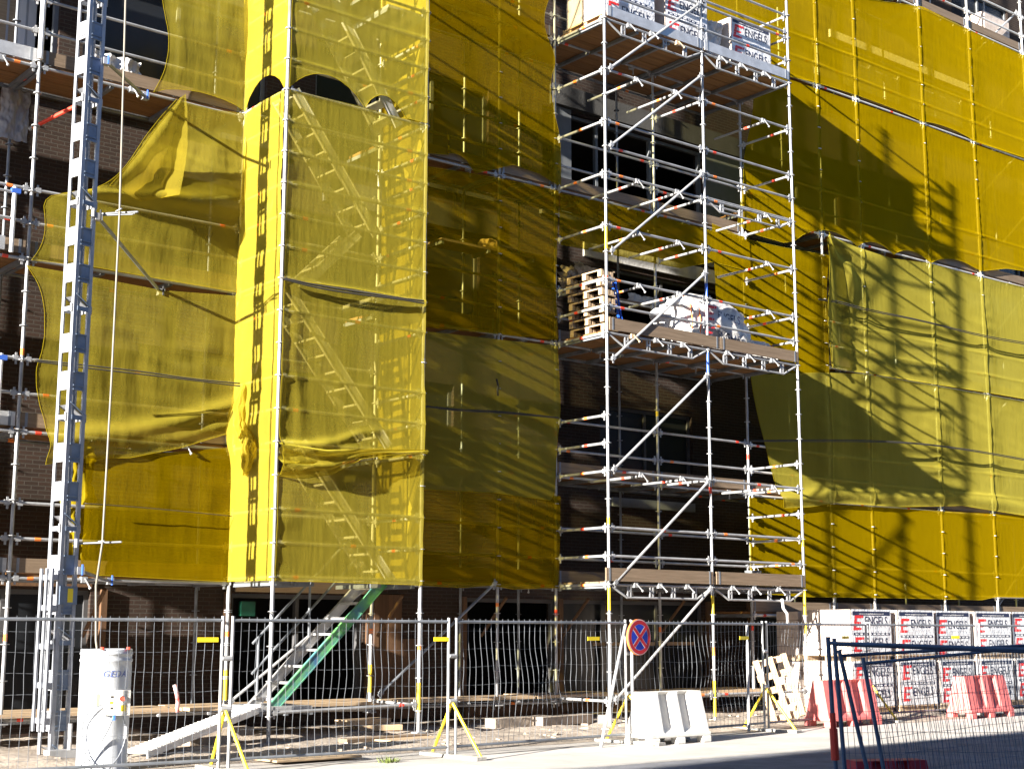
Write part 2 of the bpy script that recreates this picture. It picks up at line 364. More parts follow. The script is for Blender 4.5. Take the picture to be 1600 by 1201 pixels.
# aluminium stair flights, hung between the landings
def flight(p0, p1, y0, w, label, paint=None, rail=False):
    a = Vector(p0); c = Vector(p1); o = thing('stair_flight', (a.x, y0, a.z), label, 'stairs', 'aluminium stair flights in the stair tower')
    for k, yy in enumerate((y0, y0+w)):
        b = MB(); mm = paint if (paint and k == 0) else ALU
        p, q = Vector((a.x,yy,a.z)), Vector((c.x,yy,c.z)); b.obox(p, q, .03, .145, mm)
        dd = (q-p).normalized(); nn = Vector((-dd.z,0,dd.x))
        for sg in (1,-1): b.obox(p+nn*sg*.072, q+nn*sg*.072, .05, .016, mm)
        b.build('stringer', o)
    n = max(3, int(abs(c.z-a.z)/.235))
    for i in range(n):
        t = (i+.6)/n; m_ = a.lerp(c, t); b = MB(); b.box((m_.x-.11, y0+.02, m_.z-.02), (m_.x+.11, y0+w-.02, m_.z+.015), ALU); b.build('tread', o)
    if rail:
        b = MB(); b.tube((a.x,y0+w,a.z+.95), (c.x,y0+w,c.z+.95), .02, DSTEEL); b.tube((a.x,y0+w,a.z+.5), (c.x,y0+w,c.z+.5), .02, DSTEEL)
        for t in (.05, .5, .95):
            m_ = a.lerp(c, t); b.tube((m_.x,y0+w,m_.z), (m_.x,y0+w,m_.z+.95), .02, DSTEEL)
        b.build('handrail', o)
    return o
flight((-6.5,0,.5), (-4.55,0,2.4), .28, .6, 'lowest aluminium stair flight with a green and blue sprayed stringer, below the nets', GREENG, True)
flight((-4.35,0,2.42), (-6.05,0,4.5), .35, .6, 'aluminium stair flight falling to the right behind the lowest net of the stair tower')
flight((-4.45,0,4.55), (-6.45,0,6.98), .35, .6, 'long aluminium stair flight falling to the right behind the middle net of the tower')
flight((-5.95,0,6.98), (-4.85,0,8.1), .75, .5, 'short aluminium stair flight rising to the right behind the upper net of the tower')
flight((-4.75,0,8.0), (-6.35,0,10.1), .35, .6, 'aluminium stair flight falling to the right from the arched gap in the tower netting')
flight((-4.35,0,9.95), (-6.0,0,12.3), .35, .6, 'topmost aluminium stair flight behind the netting above the arched gap')

# ---- facade scaffold, three stretches
def stretch(name, label, xs, decks, ztop, first=True, rails=(.5, 1.0), ledger_m=STEEL, deckm=PLY, braces=(), sm=STEEL):
    o = thing(name, (xs[0], D, 0), label, 'scaffold')
    for i, x in enumerate(xs):
        if i or first:
            standard(o, x, D, .38, ztop, .027, m=sm, bands=[(random.uniform(1, ztop-2), 0, RED)][:0] or [(zz, zz+.1, random.choice((RED, ORANGE, YELP))) for zz in (random.uniform(1.2,2.2), random.uniform(5,6))])
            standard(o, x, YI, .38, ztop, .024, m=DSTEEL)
    for x0, x1 in zip(xs[:-1], xs[1:]):
        for z in decks:
            bar(o, (x0+.03,D,z), (x1-.03,D,z), m=ledger_m); bar(o, (x0+.03,YI,z), (x1-.03,YI,z), m=DSTEEL, heads=False)
            deck(o, x0+.02, x1-.02, D+.03, YI-.03, z+.075, 4, .045, deckm)
            board(o, (x0+.04,D+.03,z+.08), (x1-.04,D+.03,z+.08), .2, m=BOARD if xs[0] > -9 else random.choice((BOARD, ALU)))
            for r_ in rails: bar(o, (x0+.03,D,z+r_), (x1-.03,D,z+r_), 'guard_rail', m=ledger_m)
            if random.random() < .8: coupler(o, (x0+(x1-x0)*random.uniform(.3,.8),D+(0 if xs[0] < -9 else .05),z), (.07,-.1 if xs[0] < -9 else .03,-.13))
    for x in (xs if first else xs[1:]):
        for z in decks: bar(o, (x,D+.03,z), (x,YI-.03,z), 'transom', m=DSTEEL)
    for (x0, z0, x1, z1) in braces: bar(o, (x0,D+.055,z0), (x1,D+.055,z1), 'diagonal_brace', bands=[])
    return o
fl = stretch('facade_scaffold', 'facade scaffold stretch at the left edge, partly unnetted, behind the hoist mast', [-15.3, -12.7, -10.08, XE+.02], [2.36, 4.42, 6.93, 9.86, 12.95], 17.5, True, (.55, 1.05))
fm = stretch('facade_scaffold', 'shaded facade scaffold stretch behind the dark gap, between stair tower and right nets', [XF, -1.4, -.04, 2.6, 2*W], [L(-2), L(2), L(7), L(13), L(19)], 17.5, False, (.5, 1.05))
fr = stretch('facade_scaffold', 'long facade scaffold stretch behind the wide sunlit nets on the right', [2*W, 7.85, 9.26, 11.88, 14.02, 16.55, 19.15, 21.7], [1.97, 4.42, 7.42, 10.45, 13.97, 17.0, 19.5], 22.5, False, (.5, 1.05), ledger_m=LITSTEEL, sm=LITSTEEL,
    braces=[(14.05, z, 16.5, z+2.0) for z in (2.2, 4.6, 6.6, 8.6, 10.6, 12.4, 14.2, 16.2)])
# extra inner guard rails and the walkway beam near the ground (mid and left stretch)
for x0, x1 in ((-15.3,-12.7),(-12.7,-10.08),(-10.08,XE)): bar(fl, (x0,D,.42), (x1,D,.42), m=STEEL)
for x0, x1 in ((XE,XF),(XF,-1.4),(-1.4,-.04),(-.04,2.6),(2.6,2*W)): bar(fm, (x0,D,.40), (x1,D,.38), m=STEEL)
bar(fm, (-3.9,D-.04,.6), (-1.45,D-.04,2.5), 'diagonal_brace', bands=[], m=DSTEEL)
for xx in (-14., -8.4, -3., -.7, 1.3, 3.9): # under-deck struts
    for oo, zz in ((fm if xx > -4 else fl, 2.3),):
        bar(oo, (xx,2.75,zz-.75), (xx,2.0,zz-.05), 'strut', m=BROWNW, r=.03, heads=False, bands=[])

# ---- walkway of boards close to the ground
wk = thing('plank_walkway', (-15,1.9,.42), 'long low walkway of pale planks running along the foot of the building', 'walkway')
for (xa, xb) in ((-15.3,-11.2),(-11.25,-7.4),(-7.4,-3.6),(-3.62,-.6),(-.6,2.9),(2.9,5.6)):
    for k in range(4):
        b = MB(); y0 = D-.12+k*.26; z = .455+random.uniform(-.008,.012)
        b.box((xa+random.uniform(0,.1), y0, z), (xb-random.uniform(0,.1), y0+.23, z+.05), PALE); b.build('plank', wk)
    b = MB()
    for x in (xa+.4, (xa+xb)/2, xb-.4): b.tube((x,D-.15,.42), (x,YI,.42), .0245, STEEL)
    b.build('cross_tube', wk)

# ------------------------------------------------------------------ nets
def poly(pts, t):
    ls = [(b-a).length for a, b in zip(pts[:-1], pts[1:])]; T = sum(ls); s = t*T
    for i, l in enumerate(ls):
        if s <= l or i == len(ls)-1: return pts[i].lerp(pts[i+1], min(1, s/max(l, 1e-6)))
        s -= l
def smooth_pts(pts, n=2):
    for _ in range(n):
        q = [pts[0]]
        for a, b in zip(pts[:-1], pts[1:]): q += [a.lerp(b, .25), a.lerp(b, .75)]
        pts = q+[pts[-1]]
    return pts
def arc(a, b, h, n=8):
    """scalloped edge between two ties, in pixels"""
    return [(a[0]+(b[0]-a[0])*k/n, a[1]+(b[1]-a[1])*k/n-h*math.sin(PI*k/n)**.7) for k in range(1, n)]
NETG_N = 0
def net(label, top, bot, plane, m, left=None, right=None, off=.045, billow=.05, wr=.012, seed=0, posts=(), res=.055, drape=None, hem='lr', fold=.0, name='scaffold_net', tense=0., ledz=()):
    ax, val = plane
    if ledz: res = .03
    un = (lambda q: onY(q[0], q[1], val)) if ax == 'Y' else (lambda q: onX(q[0], q[1], val))
    T = [un(q) for q in top]; B = [un(q) for q in bot]
    Lf = smooth_pts([un(q) for q in left]) if left else [T[0], B[0]]
    Rt = smooth_pts([un(q) for q in right]) if right else [T[-1], B[-1]]
    wid = max((T[-1]-T[0]).length, (B[-1]-B[0]).length); hei = max((Lf[-1]-Lf[0]).length, (Rt[-1]-Rt[0]).length)
    nx = max(8, min(400, int(wid/res))); ny = max(8, min(160, int(hei/res)))
    nrm = Vector((0,-1,0)) if ax == 'Y' else Vector((-1,0,0))
    c00, c10, c01, c11 = T[0], T[-1], B[0], B[-1]
    def fn(u, v):
        p = poly(T,u)*(1-v)+poly(B,u)*v + poly(Lf,v)*(1-u)+poly(Rt,v)*u - (c00*(1-u)*(1-v)+c10*u*(1-v)+c01*(1-u)*v+c11*u*v)
        s = p.x if ax == 'Y' else p.y
        e = math.sin(PI*v)**.6
        n1 = noise.noise(Vector((s*.45+seed, p.z*.75, seed)))
        n2 = noise.noise(Vector((s*3.1+seed, p.z*1.0, seed*2+3)))
        n3 = noise.noise(Vector((s*1.6+n1*1.5, p.z*5.5+seed+s*.8, 5)))
        n4 = noise.noise(Vector((s*9.+n1*2, p.z*2.2+seed, 9)))
        h = off+billow*(n1*.7)*e+wr*(.55*n2+1.3*n3+.22*n4)*(.35+.65*e)
        if posts:                          # pulled tight over the posts, sucked in between them
            dmin = min(abs(s-q) for q in posts); h -= tense*(1-math.exp(-(dmin/.5)**2))*e
            h += .017*math.exp(-(dmin/.021)**2)          # wrapped round the post
        if ledz: h += .016*math.exp(-(min(abs(p.z-q) for q in ledz)/.024)**2)
        if fold: h += fold*math.sin(s*14+4*n1+p.z*.4)*max(0, .5+n2)*e
        if drape: h += drape(u, v)
        h = .036+.5*((h-.036)+math.sqrt((h-.036)**2+.0006))-.012
        return p+nrm*h
    o = tag(MB().grid(nx, ny, fn, m).build(name, smooth=True), label, 'net')
    for ch in hem:
        if ch == 'l': pts = [fn(0, k/40) for k in range(41)]
        elif ch == 'r': pts = [fn(1, k/40) for k in range(41)]
        elif ch == 'b': pts = [fn(k/80, 1) for k in range(81)]
        else: pts = [fn(k/80, 0) for k in range(81)]
        MB().path(pts, .0042, NETS, 6).build('hem', o, smooth=True)
    return o
PY = ('Y', D); RZ = (1.97,2.47,3.0,4.42,4.92,5.45,7.42,7.92,8.45,10.45,10.95,11.5,13.97,14.47,15.0,17.0)
# left, upper to lower
net('top left yellow net with curved left edge and bowed lower edge',
    [(250,-25),(320,-25),(388,-25)], [(237,146)]+arc((237,146),(384,179),16)+[(384,179)], PY, NETB, left=[(248,-25),(252,15),(262,60),(256,110),(237,146)], off=.08, billow=.10, wr=.010, seed=1, fold=.006, hem='lb')
net('slack yellow net hung from one corner into a triangular flap, left of the stair tower',
    [(272,158),(330,174),(384,180)], [(48,408),(150,420),(260,440),(376,460)], PY, NETB, left=[(272,158),(235,200),(185,265),(150,300),(95,303),(64,312),(68,350),(62,385),(46,408)], off=.1, billow=.22, wr=.017, seed=2, fold=.0, hem='lb',
    drape=lambda u, v: .18*math.exp(-((v-.62+.1*u)/.07)**2)*math.sin(PI*u)**.5+.25*(1-u)*math.exp(-((v-.45)/.16)**2))
net('wrinkled yellow net left of the stair tower, its lower edge bunched up to the right',
    [(38,416),(130,432),(250,455),(375,464)], [(70,726),(130,716),(200,716),(280,700),(366,674)], PY, NETB, left=[(38,416),(60,450),(68,500),(64,545),(52,580),(55,620),(72,680),(68,726)], off=.09, billow=.14, wr=.020, seed=3, fold=.006, hem='lb',
    drape=lambda u, v: 1*.10*math.exp(-((v-.80-.1*(1-u))/.05)**2)+.05*math.exp(-((v-.93)/.04)**2))
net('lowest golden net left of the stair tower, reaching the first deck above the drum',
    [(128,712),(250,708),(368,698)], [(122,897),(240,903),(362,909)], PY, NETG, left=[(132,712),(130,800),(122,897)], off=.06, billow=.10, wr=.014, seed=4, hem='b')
net('loose triangular flap of yellow net hanging before the slack net left of the tower',
    [(264,164),(272,158)], [(150,302),(205,321),(258,316)], PY, NETB, left=[(264,164),(230,205),(188,262),(150,302)], right=[(272,158),(274,200),(272,262),(258,316)], off=.42, billow=.08, wr=.02, seed=31, hem='lb',
    drape=lambda u, v: .10*math.sin(6*u+1.5*v)*v)
# stair tower side (faces the sun)
PX = ('X', XE)
net('narrow sunlit side net of the stair tower above the arched gap',
    [(385,-25),(456,-25)], [(386,178)]+arc((386,178),(449,140),38)+[(449,140)], PX, NETB, off=.05, billow=.04, wr=.012, seed=5, hem='b')
net('narrow sunlit side net of the stair tower, below the arched gap, knotted at mid height',
    [(386,180),(412,160),(448,141)], [(360,908),(428,906)], PX, NETB, left=[(386,180),(374,470),(366,700),(360,908)], off=.05, billow=.07, wr=.013, seed=6, hem='b',
    drape=lambda u, v: .14*math.exp(-((v-.69)/.05)**2)*(1-u)**1.3)
PF = ('Y', 0.)
net('topmost front net of the stair tower, with two dark arches along its lower edge',
    [(456,-25),(560,-25),(668,-25)], [(449,138)]+arc((452,139),(567,170),36,10)+[(568,170)]+arc((568,170),(630,185),27)+[(632,186),(665,194)], PF, NETB, off=.05, billow=.06, wr=.010, seed=7, hem='lb', posts=(XE,XF), ledz=lv, tense=.04)
net('pale yellow front net of the stair tower just under the arched gap',
    [(449,141),(550,165),(665,197)], [(441,437),(550,452),(662,472)], PF, NETB, off=.05, billow=.08, wr=.012, seed=8, hem='b', posts=(XE,XF), ledz=lv, tense=.06)
net('middle front net of the stair tower, its foot pulled into a thick hanging fold',
    [(441,434),(550,458),(662,470)], [(431,742),(470,742),(520,730),(560,712),(600,708),(660,706)], PF, NETB, off=.06, billow=.10, wr=.012, seed=9, fold=.016, hem='lb', posts=(XE,XF), ledz=lv, tense=.08,
    drape=lambda u, v: .16*max(0, 1-u*1.5)*math.exp(-((v-.94)/.06)**2)+.1*math.exp(-((v-.86)/.03)**2)*max(0, 1-u))
net('lowest front net of the stair tower with the stair foot coming out beneath',
    [(432,738),(550,722),(661,708)], [(427,907),(540,910),(657,914)], PF, NETB, off=.04, billow=.08, wr=.013, seed=10, hem='lb', posts=(XE,XF), ledz=lv, tense=.05)
tag(MB().grid(24, 160, lambda u, v: Vector((XF+.05+.04*noise.noise(Vector((u*3,v*14,2))), .02+u*(D-.04), 17.0-14.6*v)), NETB).build('scaffold_net', smooth=True),
    'far side net of the stair tower, seen through the front with squares of sun', 'net')
# shaded nets between the stair tower and the gap
def xl(y): return 560+y*.01
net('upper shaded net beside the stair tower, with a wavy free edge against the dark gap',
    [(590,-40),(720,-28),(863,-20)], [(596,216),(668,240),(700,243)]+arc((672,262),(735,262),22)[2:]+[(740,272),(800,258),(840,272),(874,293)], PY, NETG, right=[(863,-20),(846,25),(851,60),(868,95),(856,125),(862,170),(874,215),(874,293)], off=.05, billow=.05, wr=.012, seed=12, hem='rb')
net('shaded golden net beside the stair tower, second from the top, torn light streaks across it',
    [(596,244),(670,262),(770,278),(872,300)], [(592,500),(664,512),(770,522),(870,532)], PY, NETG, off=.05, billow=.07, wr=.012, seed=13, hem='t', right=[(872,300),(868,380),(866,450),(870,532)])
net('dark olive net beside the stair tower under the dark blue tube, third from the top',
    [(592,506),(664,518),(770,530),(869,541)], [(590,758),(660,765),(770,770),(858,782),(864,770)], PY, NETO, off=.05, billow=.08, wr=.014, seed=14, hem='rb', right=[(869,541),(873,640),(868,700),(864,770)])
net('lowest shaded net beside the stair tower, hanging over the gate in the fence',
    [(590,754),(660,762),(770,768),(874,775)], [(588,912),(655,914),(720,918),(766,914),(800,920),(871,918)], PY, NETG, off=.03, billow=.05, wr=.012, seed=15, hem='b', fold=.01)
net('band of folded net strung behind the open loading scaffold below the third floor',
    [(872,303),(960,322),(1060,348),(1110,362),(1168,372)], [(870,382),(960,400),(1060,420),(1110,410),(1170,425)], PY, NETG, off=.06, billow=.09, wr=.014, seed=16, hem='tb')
# right hand nets
net('highest net at the right with a long slanting upper edge, bright golden',
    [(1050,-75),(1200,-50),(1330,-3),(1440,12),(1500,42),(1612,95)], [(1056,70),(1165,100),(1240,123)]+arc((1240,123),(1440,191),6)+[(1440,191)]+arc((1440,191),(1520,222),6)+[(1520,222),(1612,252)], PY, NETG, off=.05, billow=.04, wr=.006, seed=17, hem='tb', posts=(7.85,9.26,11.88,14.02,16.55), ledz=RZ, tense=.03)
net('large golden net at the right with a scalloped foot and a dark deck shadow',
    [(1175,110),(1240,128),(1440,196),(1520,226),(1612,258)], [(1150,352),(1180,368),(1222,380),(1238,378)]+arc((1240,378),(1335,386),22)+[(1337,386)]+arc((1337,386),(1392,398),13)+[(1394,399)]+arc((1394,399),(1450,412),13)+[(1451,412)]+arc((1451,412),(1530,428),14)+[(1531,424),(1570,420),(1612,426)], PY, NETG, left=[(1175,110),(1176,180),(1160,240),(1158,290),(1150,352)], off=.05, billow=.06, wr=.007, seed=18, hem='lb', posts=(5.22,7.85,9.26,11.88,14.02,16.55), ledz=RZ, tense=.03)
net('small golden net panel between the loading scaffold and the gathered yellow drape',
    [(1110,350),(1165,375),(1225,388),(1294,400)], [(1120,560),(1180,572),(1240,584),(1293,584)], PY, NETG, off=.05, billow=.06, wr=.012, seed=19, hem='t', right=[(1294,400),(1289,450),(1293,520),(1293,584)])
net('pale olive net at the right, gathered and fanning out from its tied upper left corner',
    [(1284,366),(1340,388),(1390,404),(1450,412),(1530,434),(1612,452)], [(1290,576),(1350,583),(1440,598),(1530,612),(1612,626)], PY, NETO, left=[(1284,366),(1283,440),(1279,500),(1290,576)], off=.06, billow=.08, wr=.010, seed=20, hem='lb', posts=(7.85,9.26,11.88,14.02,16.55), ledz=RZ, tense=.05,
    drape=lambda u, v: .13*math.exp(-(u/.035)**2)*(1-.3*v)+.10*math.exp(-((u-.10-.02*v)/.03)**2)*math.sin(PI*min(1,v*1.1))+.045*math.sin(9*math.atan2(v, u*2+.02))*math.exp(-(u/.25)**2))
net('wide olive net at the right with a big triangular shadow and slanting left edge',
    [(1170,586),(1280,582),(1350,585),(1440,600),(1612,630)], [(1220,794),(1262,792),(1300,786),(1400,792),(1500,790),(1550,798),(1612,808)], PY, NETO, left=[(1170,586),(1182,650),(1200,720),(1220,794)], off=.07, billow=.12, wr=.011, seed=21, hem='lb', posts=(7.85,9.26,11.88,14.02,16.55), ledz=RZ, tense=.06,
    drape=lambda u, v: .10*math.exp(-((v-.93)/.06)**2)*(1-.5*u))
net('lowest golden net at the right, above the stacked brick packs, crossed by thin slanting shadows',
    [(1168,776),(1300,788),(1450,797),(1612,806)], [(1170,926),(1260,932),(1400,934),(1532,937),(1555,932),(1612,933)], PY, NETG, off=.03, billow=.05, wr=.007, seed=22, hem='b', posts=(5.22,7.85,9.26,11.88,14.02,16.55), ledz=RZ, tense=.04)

# knots and bunched ends of net
def bunch(label, pts, rr, m=NETS, name='net_bundle', seed=0):
    b = MB(); P_ = smooth_pts([Vector(p) for p in pts], 4); n = len(P_)
    R_ = []
    for i in range(n):
        t = i/(n-1)*(len(rr)-1); k = min(int(t), len(rr)-2); R_.append((rr[k]+(rr[k+1]-rr[k])*(t-k))*(1+.25*noise.noise(Vector((i*.35, seed, 0)))))
    NP = 40; vs = []; ref = None
    for i, p in enumerate(P_):
        d = (P_[min(i+1, n-1)]-P_[max(i-1, 0)]).normalized()
        if ref is None: ref = d.orthogonal().normalized()
        ref = (ref-d*ref.dot(d)).normalized(); bb = d.cross(ref)
        for k in range(NP):
            a = 2*PI*k/NP; q = R_[i]*(1+.20*math.sin(7*a+i*.12+seed)+.12*math.sin(13*a-i*.2)+.35*noise.noise(Vector((math.cos(a)*1.5, math.sin(a)*1.5, i*.12+seed))))
            vs.append(p+(ref*math.cos(a)+bb*math.sin(a))*q)
    b.add(vs, [(i*NP+k, i*NP+(k+1) % NP, (i+1)*NP+(k+1) % NP, (i+1)*NP+k) for i in range(n-1) for k in range(NP)], m)
    for v in b.v: v += Vector((noise.noise(v*6+Vector((seed,0,0))), noise.noise(v*6+Vector((9,seed,0))), noise.noise(v*5)))*.05
    return tag(b.build(name, smooth=True), label, 'net')
bunch('knotted yellow net end bulging from the corner of the stair tower at mid height', [onX(384,600,XE-.05), onX(374,660,XE-.12), onX(392,700,XE-.2), onX(382,742,XE-.1)], (.03,.10,.10,.03), MATS['bright_net'], seed=3)
bunch('rolled yellow net hanging in a long sleeve behind the hoist mast', [onY(126,690,1.62), onY(122,760,1.6), onY(117,840,1.6), onY(120,905,1.62)], (.10,.17,.15,.08), MATS['net_hem'], seed=5)
net('thick pale fold of netting drooping across the stair tower front',
    [(428,692),(500,704),(580,702),(660,704)], [(432,744),(470,748),(512,742),(556,718),(600,712),(660,710)], PF, NETB, off=.16, billow=.05, wr=.03, seed=33, hem='b',
    drape=lambda u, v: (.06*math.sin(11*v+3*u)+.05*math.sin(23*v-5*u))*(1-.6*u))

def rope(label, pts, r=.010, m=ROPE, dbl=0):
    o = tag(MB().path(smooth_pts([Vector(p) for p in pts], 2), r, m, 6).build('tie_rope', smooth=True), label, 'rope')
    if dbl: MB().path(smooth_pts([Vector(p)+Vector((0,-.01,-dbl*(.4+.6*math.sin(i*2.1)**2))) for i, p in enumerate(pts)], 2), r, m, 6).build('second_strand', o)
    return o
rope('dark double rope drawn across the wrinkled yellow net left of the stair tower', [onY(x,y,D-.42) for x, y in ((54,562),(130,570),(220,580),(300,592),(375,599))], .011, dbl=.05)
rope('dark double rope sagging over the gathered olive net at the right', [onY(x,y,D-.2) for x, y in ((1279,467),(1310,470),(1350,482),(1440,500),(1530,523),(1612,537))], .011, dbl=.05)
rope('dark double rope crossing the big triangular shadow on the wide olive net', [onY(x,y,D-.22) for x, y in ((1172,688),(1260,687),(1350,687),(1440,692),(1530,704),(1612,719))], .011, dbl=.04)
rope('black rope along the shaded olive net beside the stair tower', [onY(x,y,D-.17) for x, y in ((664,634),(720,640),(780,642),(872,652))], .012, dbl=.03)
rope('thin dark seam rope across the front of the stair tower at the net joint', [onY(x,y,-.12) for x, y in ((441,434),(500,447),(560,456),(620,465),(662,470))], .014, dbl=.05)
rope('thin line on the lowest golden net left of the stair tower', [onY(x,y,D-.2) for x, y in ((132,786),(230,793),(362,806),)], .006)
for (x, y, c_) in ((777,598,'blue'),):
    tag(MB().path([onY(776,592,D-.16), onY(778,601,D-.18), onY(777,610,D-.18), onY(778,618,D-.16)], .02, BLACK).build('cable_tie', smooth=True), 'small black strap end on the post in the shaded olive net', 'strap')

# ------------------------------------------------------------------ hoist mast, cable, drum
mx, my = -9.85, .05
mast = thing('hoist_mast', (mx,my,0), 'tall square lattice mast of a builders hoist rising at the left', 'hoist mast')
hw, hd = .14, .14; ZM = 13.6; MR = math.radians(13)
for sx in (-1, 1):
    for sy in (-1, 1):
        x_, y_ = mx+sx*hw, my+sy*hd; b = MB()
        b.box((min(x_, x_-sx*.055), min(y_, y_-sy*.008), -.1), (max(x_, x_-sx*.055), max(y_, y_-sy*.008), ZM), MASTW)
        b.box((min(x_, x_-sx*.008), min(y_-sy*.008, y_-sy*.055), -.1), (max(x_, x_-sx*.008), max(y_-sy*.008, y_-sy*.055), ZM), MASTW); b.build('corner_rail', mast)
z = -.02
while z < ZM-.4:
    for dz in (.50, 1.02):
        for (a, c, mm, face) in (((mx-hw+.056,my-hd+.004,z+dz-.13), (mx+hw-.056,my-hd+.014,z+dz+.13), BLUESH, 1), ((mx-hw+.004,my-hd+.056,z+dz-.13), (mx-hw+.014,my+hd-.056,z+dz+.13), MASTW, 0)):
            b = MB(); b.box(a, c, mm)
            for zz in (a[2], c[2]-.022, a[2]+.055): b.box((a[0]-(0 if face else .014),a[1]-(.014 if face else 0),zz), (c[0] if face else a[0],a[1] if face else c[1],zz+.02), mm)
            b.build('plate', mast)
    b = MB()                                 # section joint: flanges and slanting gusset
    for sg in (-1, 1):
        b.box((mx-hw+.056,my+sg*hd-.01,z-.03), (mx+hw-.056,my+sg*hd+.01,z+.03), BLUESH if sg < 0 else MASTW); b.box((mx+sg*hw-.01,my-hd+.056,z-.03), (mx+sg*hw+.01,my+hd-.056,z+.03), MASTW)
    b.add([(mx-hw+.02,my-hd+.02,z+.17),(mx+hw-.02,my-hd+.02,z+.03),(mx+hw-.02,my+hd-.02,z+.03),(mx-hw+.02,my+hd-.02,z+.17)], [(0,1,2,3)], MASTW)
    b.obox((mx-hw+.03,my-hd+.01,z+.2), (mx+hw-.03,my-hd+.01,z+.05), .012, .05, BLUESH, (0,1,0))
    for px, py in ((mx-hw-.015,my-hd+.03),(mx+hw+.015,my-hd+.03)): b.tube((px,py,z-.05), (px,py,z+.06), .018, STEEL, 6)
    b.build('section_joint', mast)
    z += 1.5
b = MB(); b.tube((mx+.02,my+.02,-.05), (mx+.02,my+.02,ZM), .022, ALU, 10); b.build('guide_rod', mast)
b = MB(); b.tube((mx+hw-.03,my-hd+.03,-.05), (mx+hw-.03,my-hd+.03,ZM), .026, ALU, 10); b.build('guide_rod', mast)
b = MB(); b.grid(2, int(ZM/.035), lambda u, v: Vector((mx-hw+.06+.03*u+(.012 if int(v*ZM/.035+.5) % 2 else 0)*u, my-hd+.003, v*ZM)), DSTEEL); b.build('rack_strip', mast)
b = MB(); xx = mx-hw-.08                       # carriage rails low on the mast's left face
for yy in (-.12, 0, .12): b.box((xx-.03,my+yy-.02,.35), (xx,my+yy+.02,2.45), MASTW)
for zz in (.45,.9,1.4,1.9,2.3): b.box((xx,my-.14,zz), (xx+.07,my+.14,zz+.07), MASTW)
b.build('carriage', mast)
b = MB(); b.box((mx-.13,my-hd-.02,1.98), (mx+.14,my-hd-.005,2.22), BLUESH); b.box((mx-.01,my-hd-.026,2.01), (mx+.07,my-hd-.02,2.19), YTAG); b.build('sign_plate', mast)
for ch in mast.children: ch.rotation_euler = (0,0,MR)
b = MB(); b.box((mx-.45,my-.5,-.14), (mx+.45,my+.4,-.08), STEEL); b.box((mx-.18,my-.35,-.08), (mx+.3,my-.15,.12), STEEL); b.tube((mx+.1,my-.3,0), (mx+.1,my-.3,.45), .03, ALU)
b.build('base_frame', mast)
for (pz, p1, nm) in ((6.9+.0, (-8.0,D,6.75), 1), (2.43, (-8.6,D,2.35), 2), (9.6,(-8.4,D,9.8),3)):
    b = MB(); p0 = Vector((mx+hw+.06,my-.1,pz+(.42 if nm == 1 else 0))); b.tube(p0, p1, .025, DSTEEL)
    for p in (p0, Vector(p1)): b.obox(p-Vector((.05,0,0)), p+Vector((.05,0,0)), .09, .1, STEEL); b.tube(p+Vector((0,-.09,-.06)), p+Vector((0,-.09,.08)), .014, BLUT if nm != 1 else BLACK, 6)
    b.build('tie_tube', mast)
for px_, py_ in ((160,848),(187,331)):
    q = onY(px_, py_, -.35); b = MB()
    for dy in (-.09, .07): b.tube((mx+hw,my+dy*.6,q.z+.0), (q.x+.22,q.y+dy,q.z+.02), .013, DSTEEL, 6)
    b.tube((q.x+.22,q.y-.1,q.z+.02), (q.x+.22,q.y+.08,q.z+.02), .012, STEEL, 6); b.tube((q.x-.02,q.y-.1,q.z+.02), (q.x-.02,q.y+.08,q.z+.02), .012, STEEL, 6); b.tube((mx+hw-.02,my-.12,q.z-.06),(mx+hw-.02,my-.12,q.z+.06),.035,STEEL,8)
    b.build('cable_guide', mast)
dx, dy = -10.02, -1.9
cab = tag(MB().path([(dx-.02,dy+.02,.9), onY(150,1000,-1.9), onY(150,915,-1.2), onY(160,848,-.37), onY(174,600,-.36), onY(187,331,-.36), onY(193,120,-.36), onY(197,-30,-.36)], .014, CABLE, 8).build('hoist_cable', smooth=True), 'long grey trailing cable rising from the white drum beside the mast', 'cable')
dr = thing('cable_drum', (dx,dy,0), 'tall white cable drum bin with a control box, behind the left fence panel', 'cable drum')
b = MB(); n = 40
prof = [(.325,0),(.325,.02),(.30,.03),(.300,.5),(.305,1.2),(.302,1.27),(.312,1.28),(.312,1.30),(.303,1.31),(.303,1.355),(.312,1.36),(.312,1.38),(.305,1.385),(.305,1.425),(.29,1.425),(.285,1.1)]
vs = [(dx+r*math.cos(2*PI*i/n), dy+r*math.sin(2*PI*i/n), zz) for r, zz in prof for i in range(n)]
b.add(vs, [(j*n+i, j*n+(i+1) % n, (j+1)*n+(i+1) % n, (j+1)*n+i) for j in range(len(prof)-1) for i in range(n)], DRUM); b.build('bin', dr, smooth=True)
b = MB(); b.tube((dx,dy,1.08), (dx,dy,1.1), .29, BLACK, 30); b.build('inside_floor', dr)
vdir = Vector((CAM.x-dx, CAM.y-dy, 0)).normalized(); sdir = Vector((-vdir.y, vdir.x, 0))
def onbin(s, zz, r=.31):            # s metres to the right around the bin, seen from the street
    a = s/.305; return Vector((dx,dy,zz)) + (vdir*math.cos(a)+sdir*math.sin(a))*r
b = MB(); c0 = onbin(.14, .80, .33); b.obox(c0-sdir*.155, c0+sdir*.155, .15, .29, BOXG); bx_ = b.build('control_box', dr, bevel=.006)
def on_box(s, zz): return Vector((dx,dy,zz)) + vdir*(math.cos(.14/.305)*.33+.0775) + sdir*(math.sin(.14/.305)*.33+s)
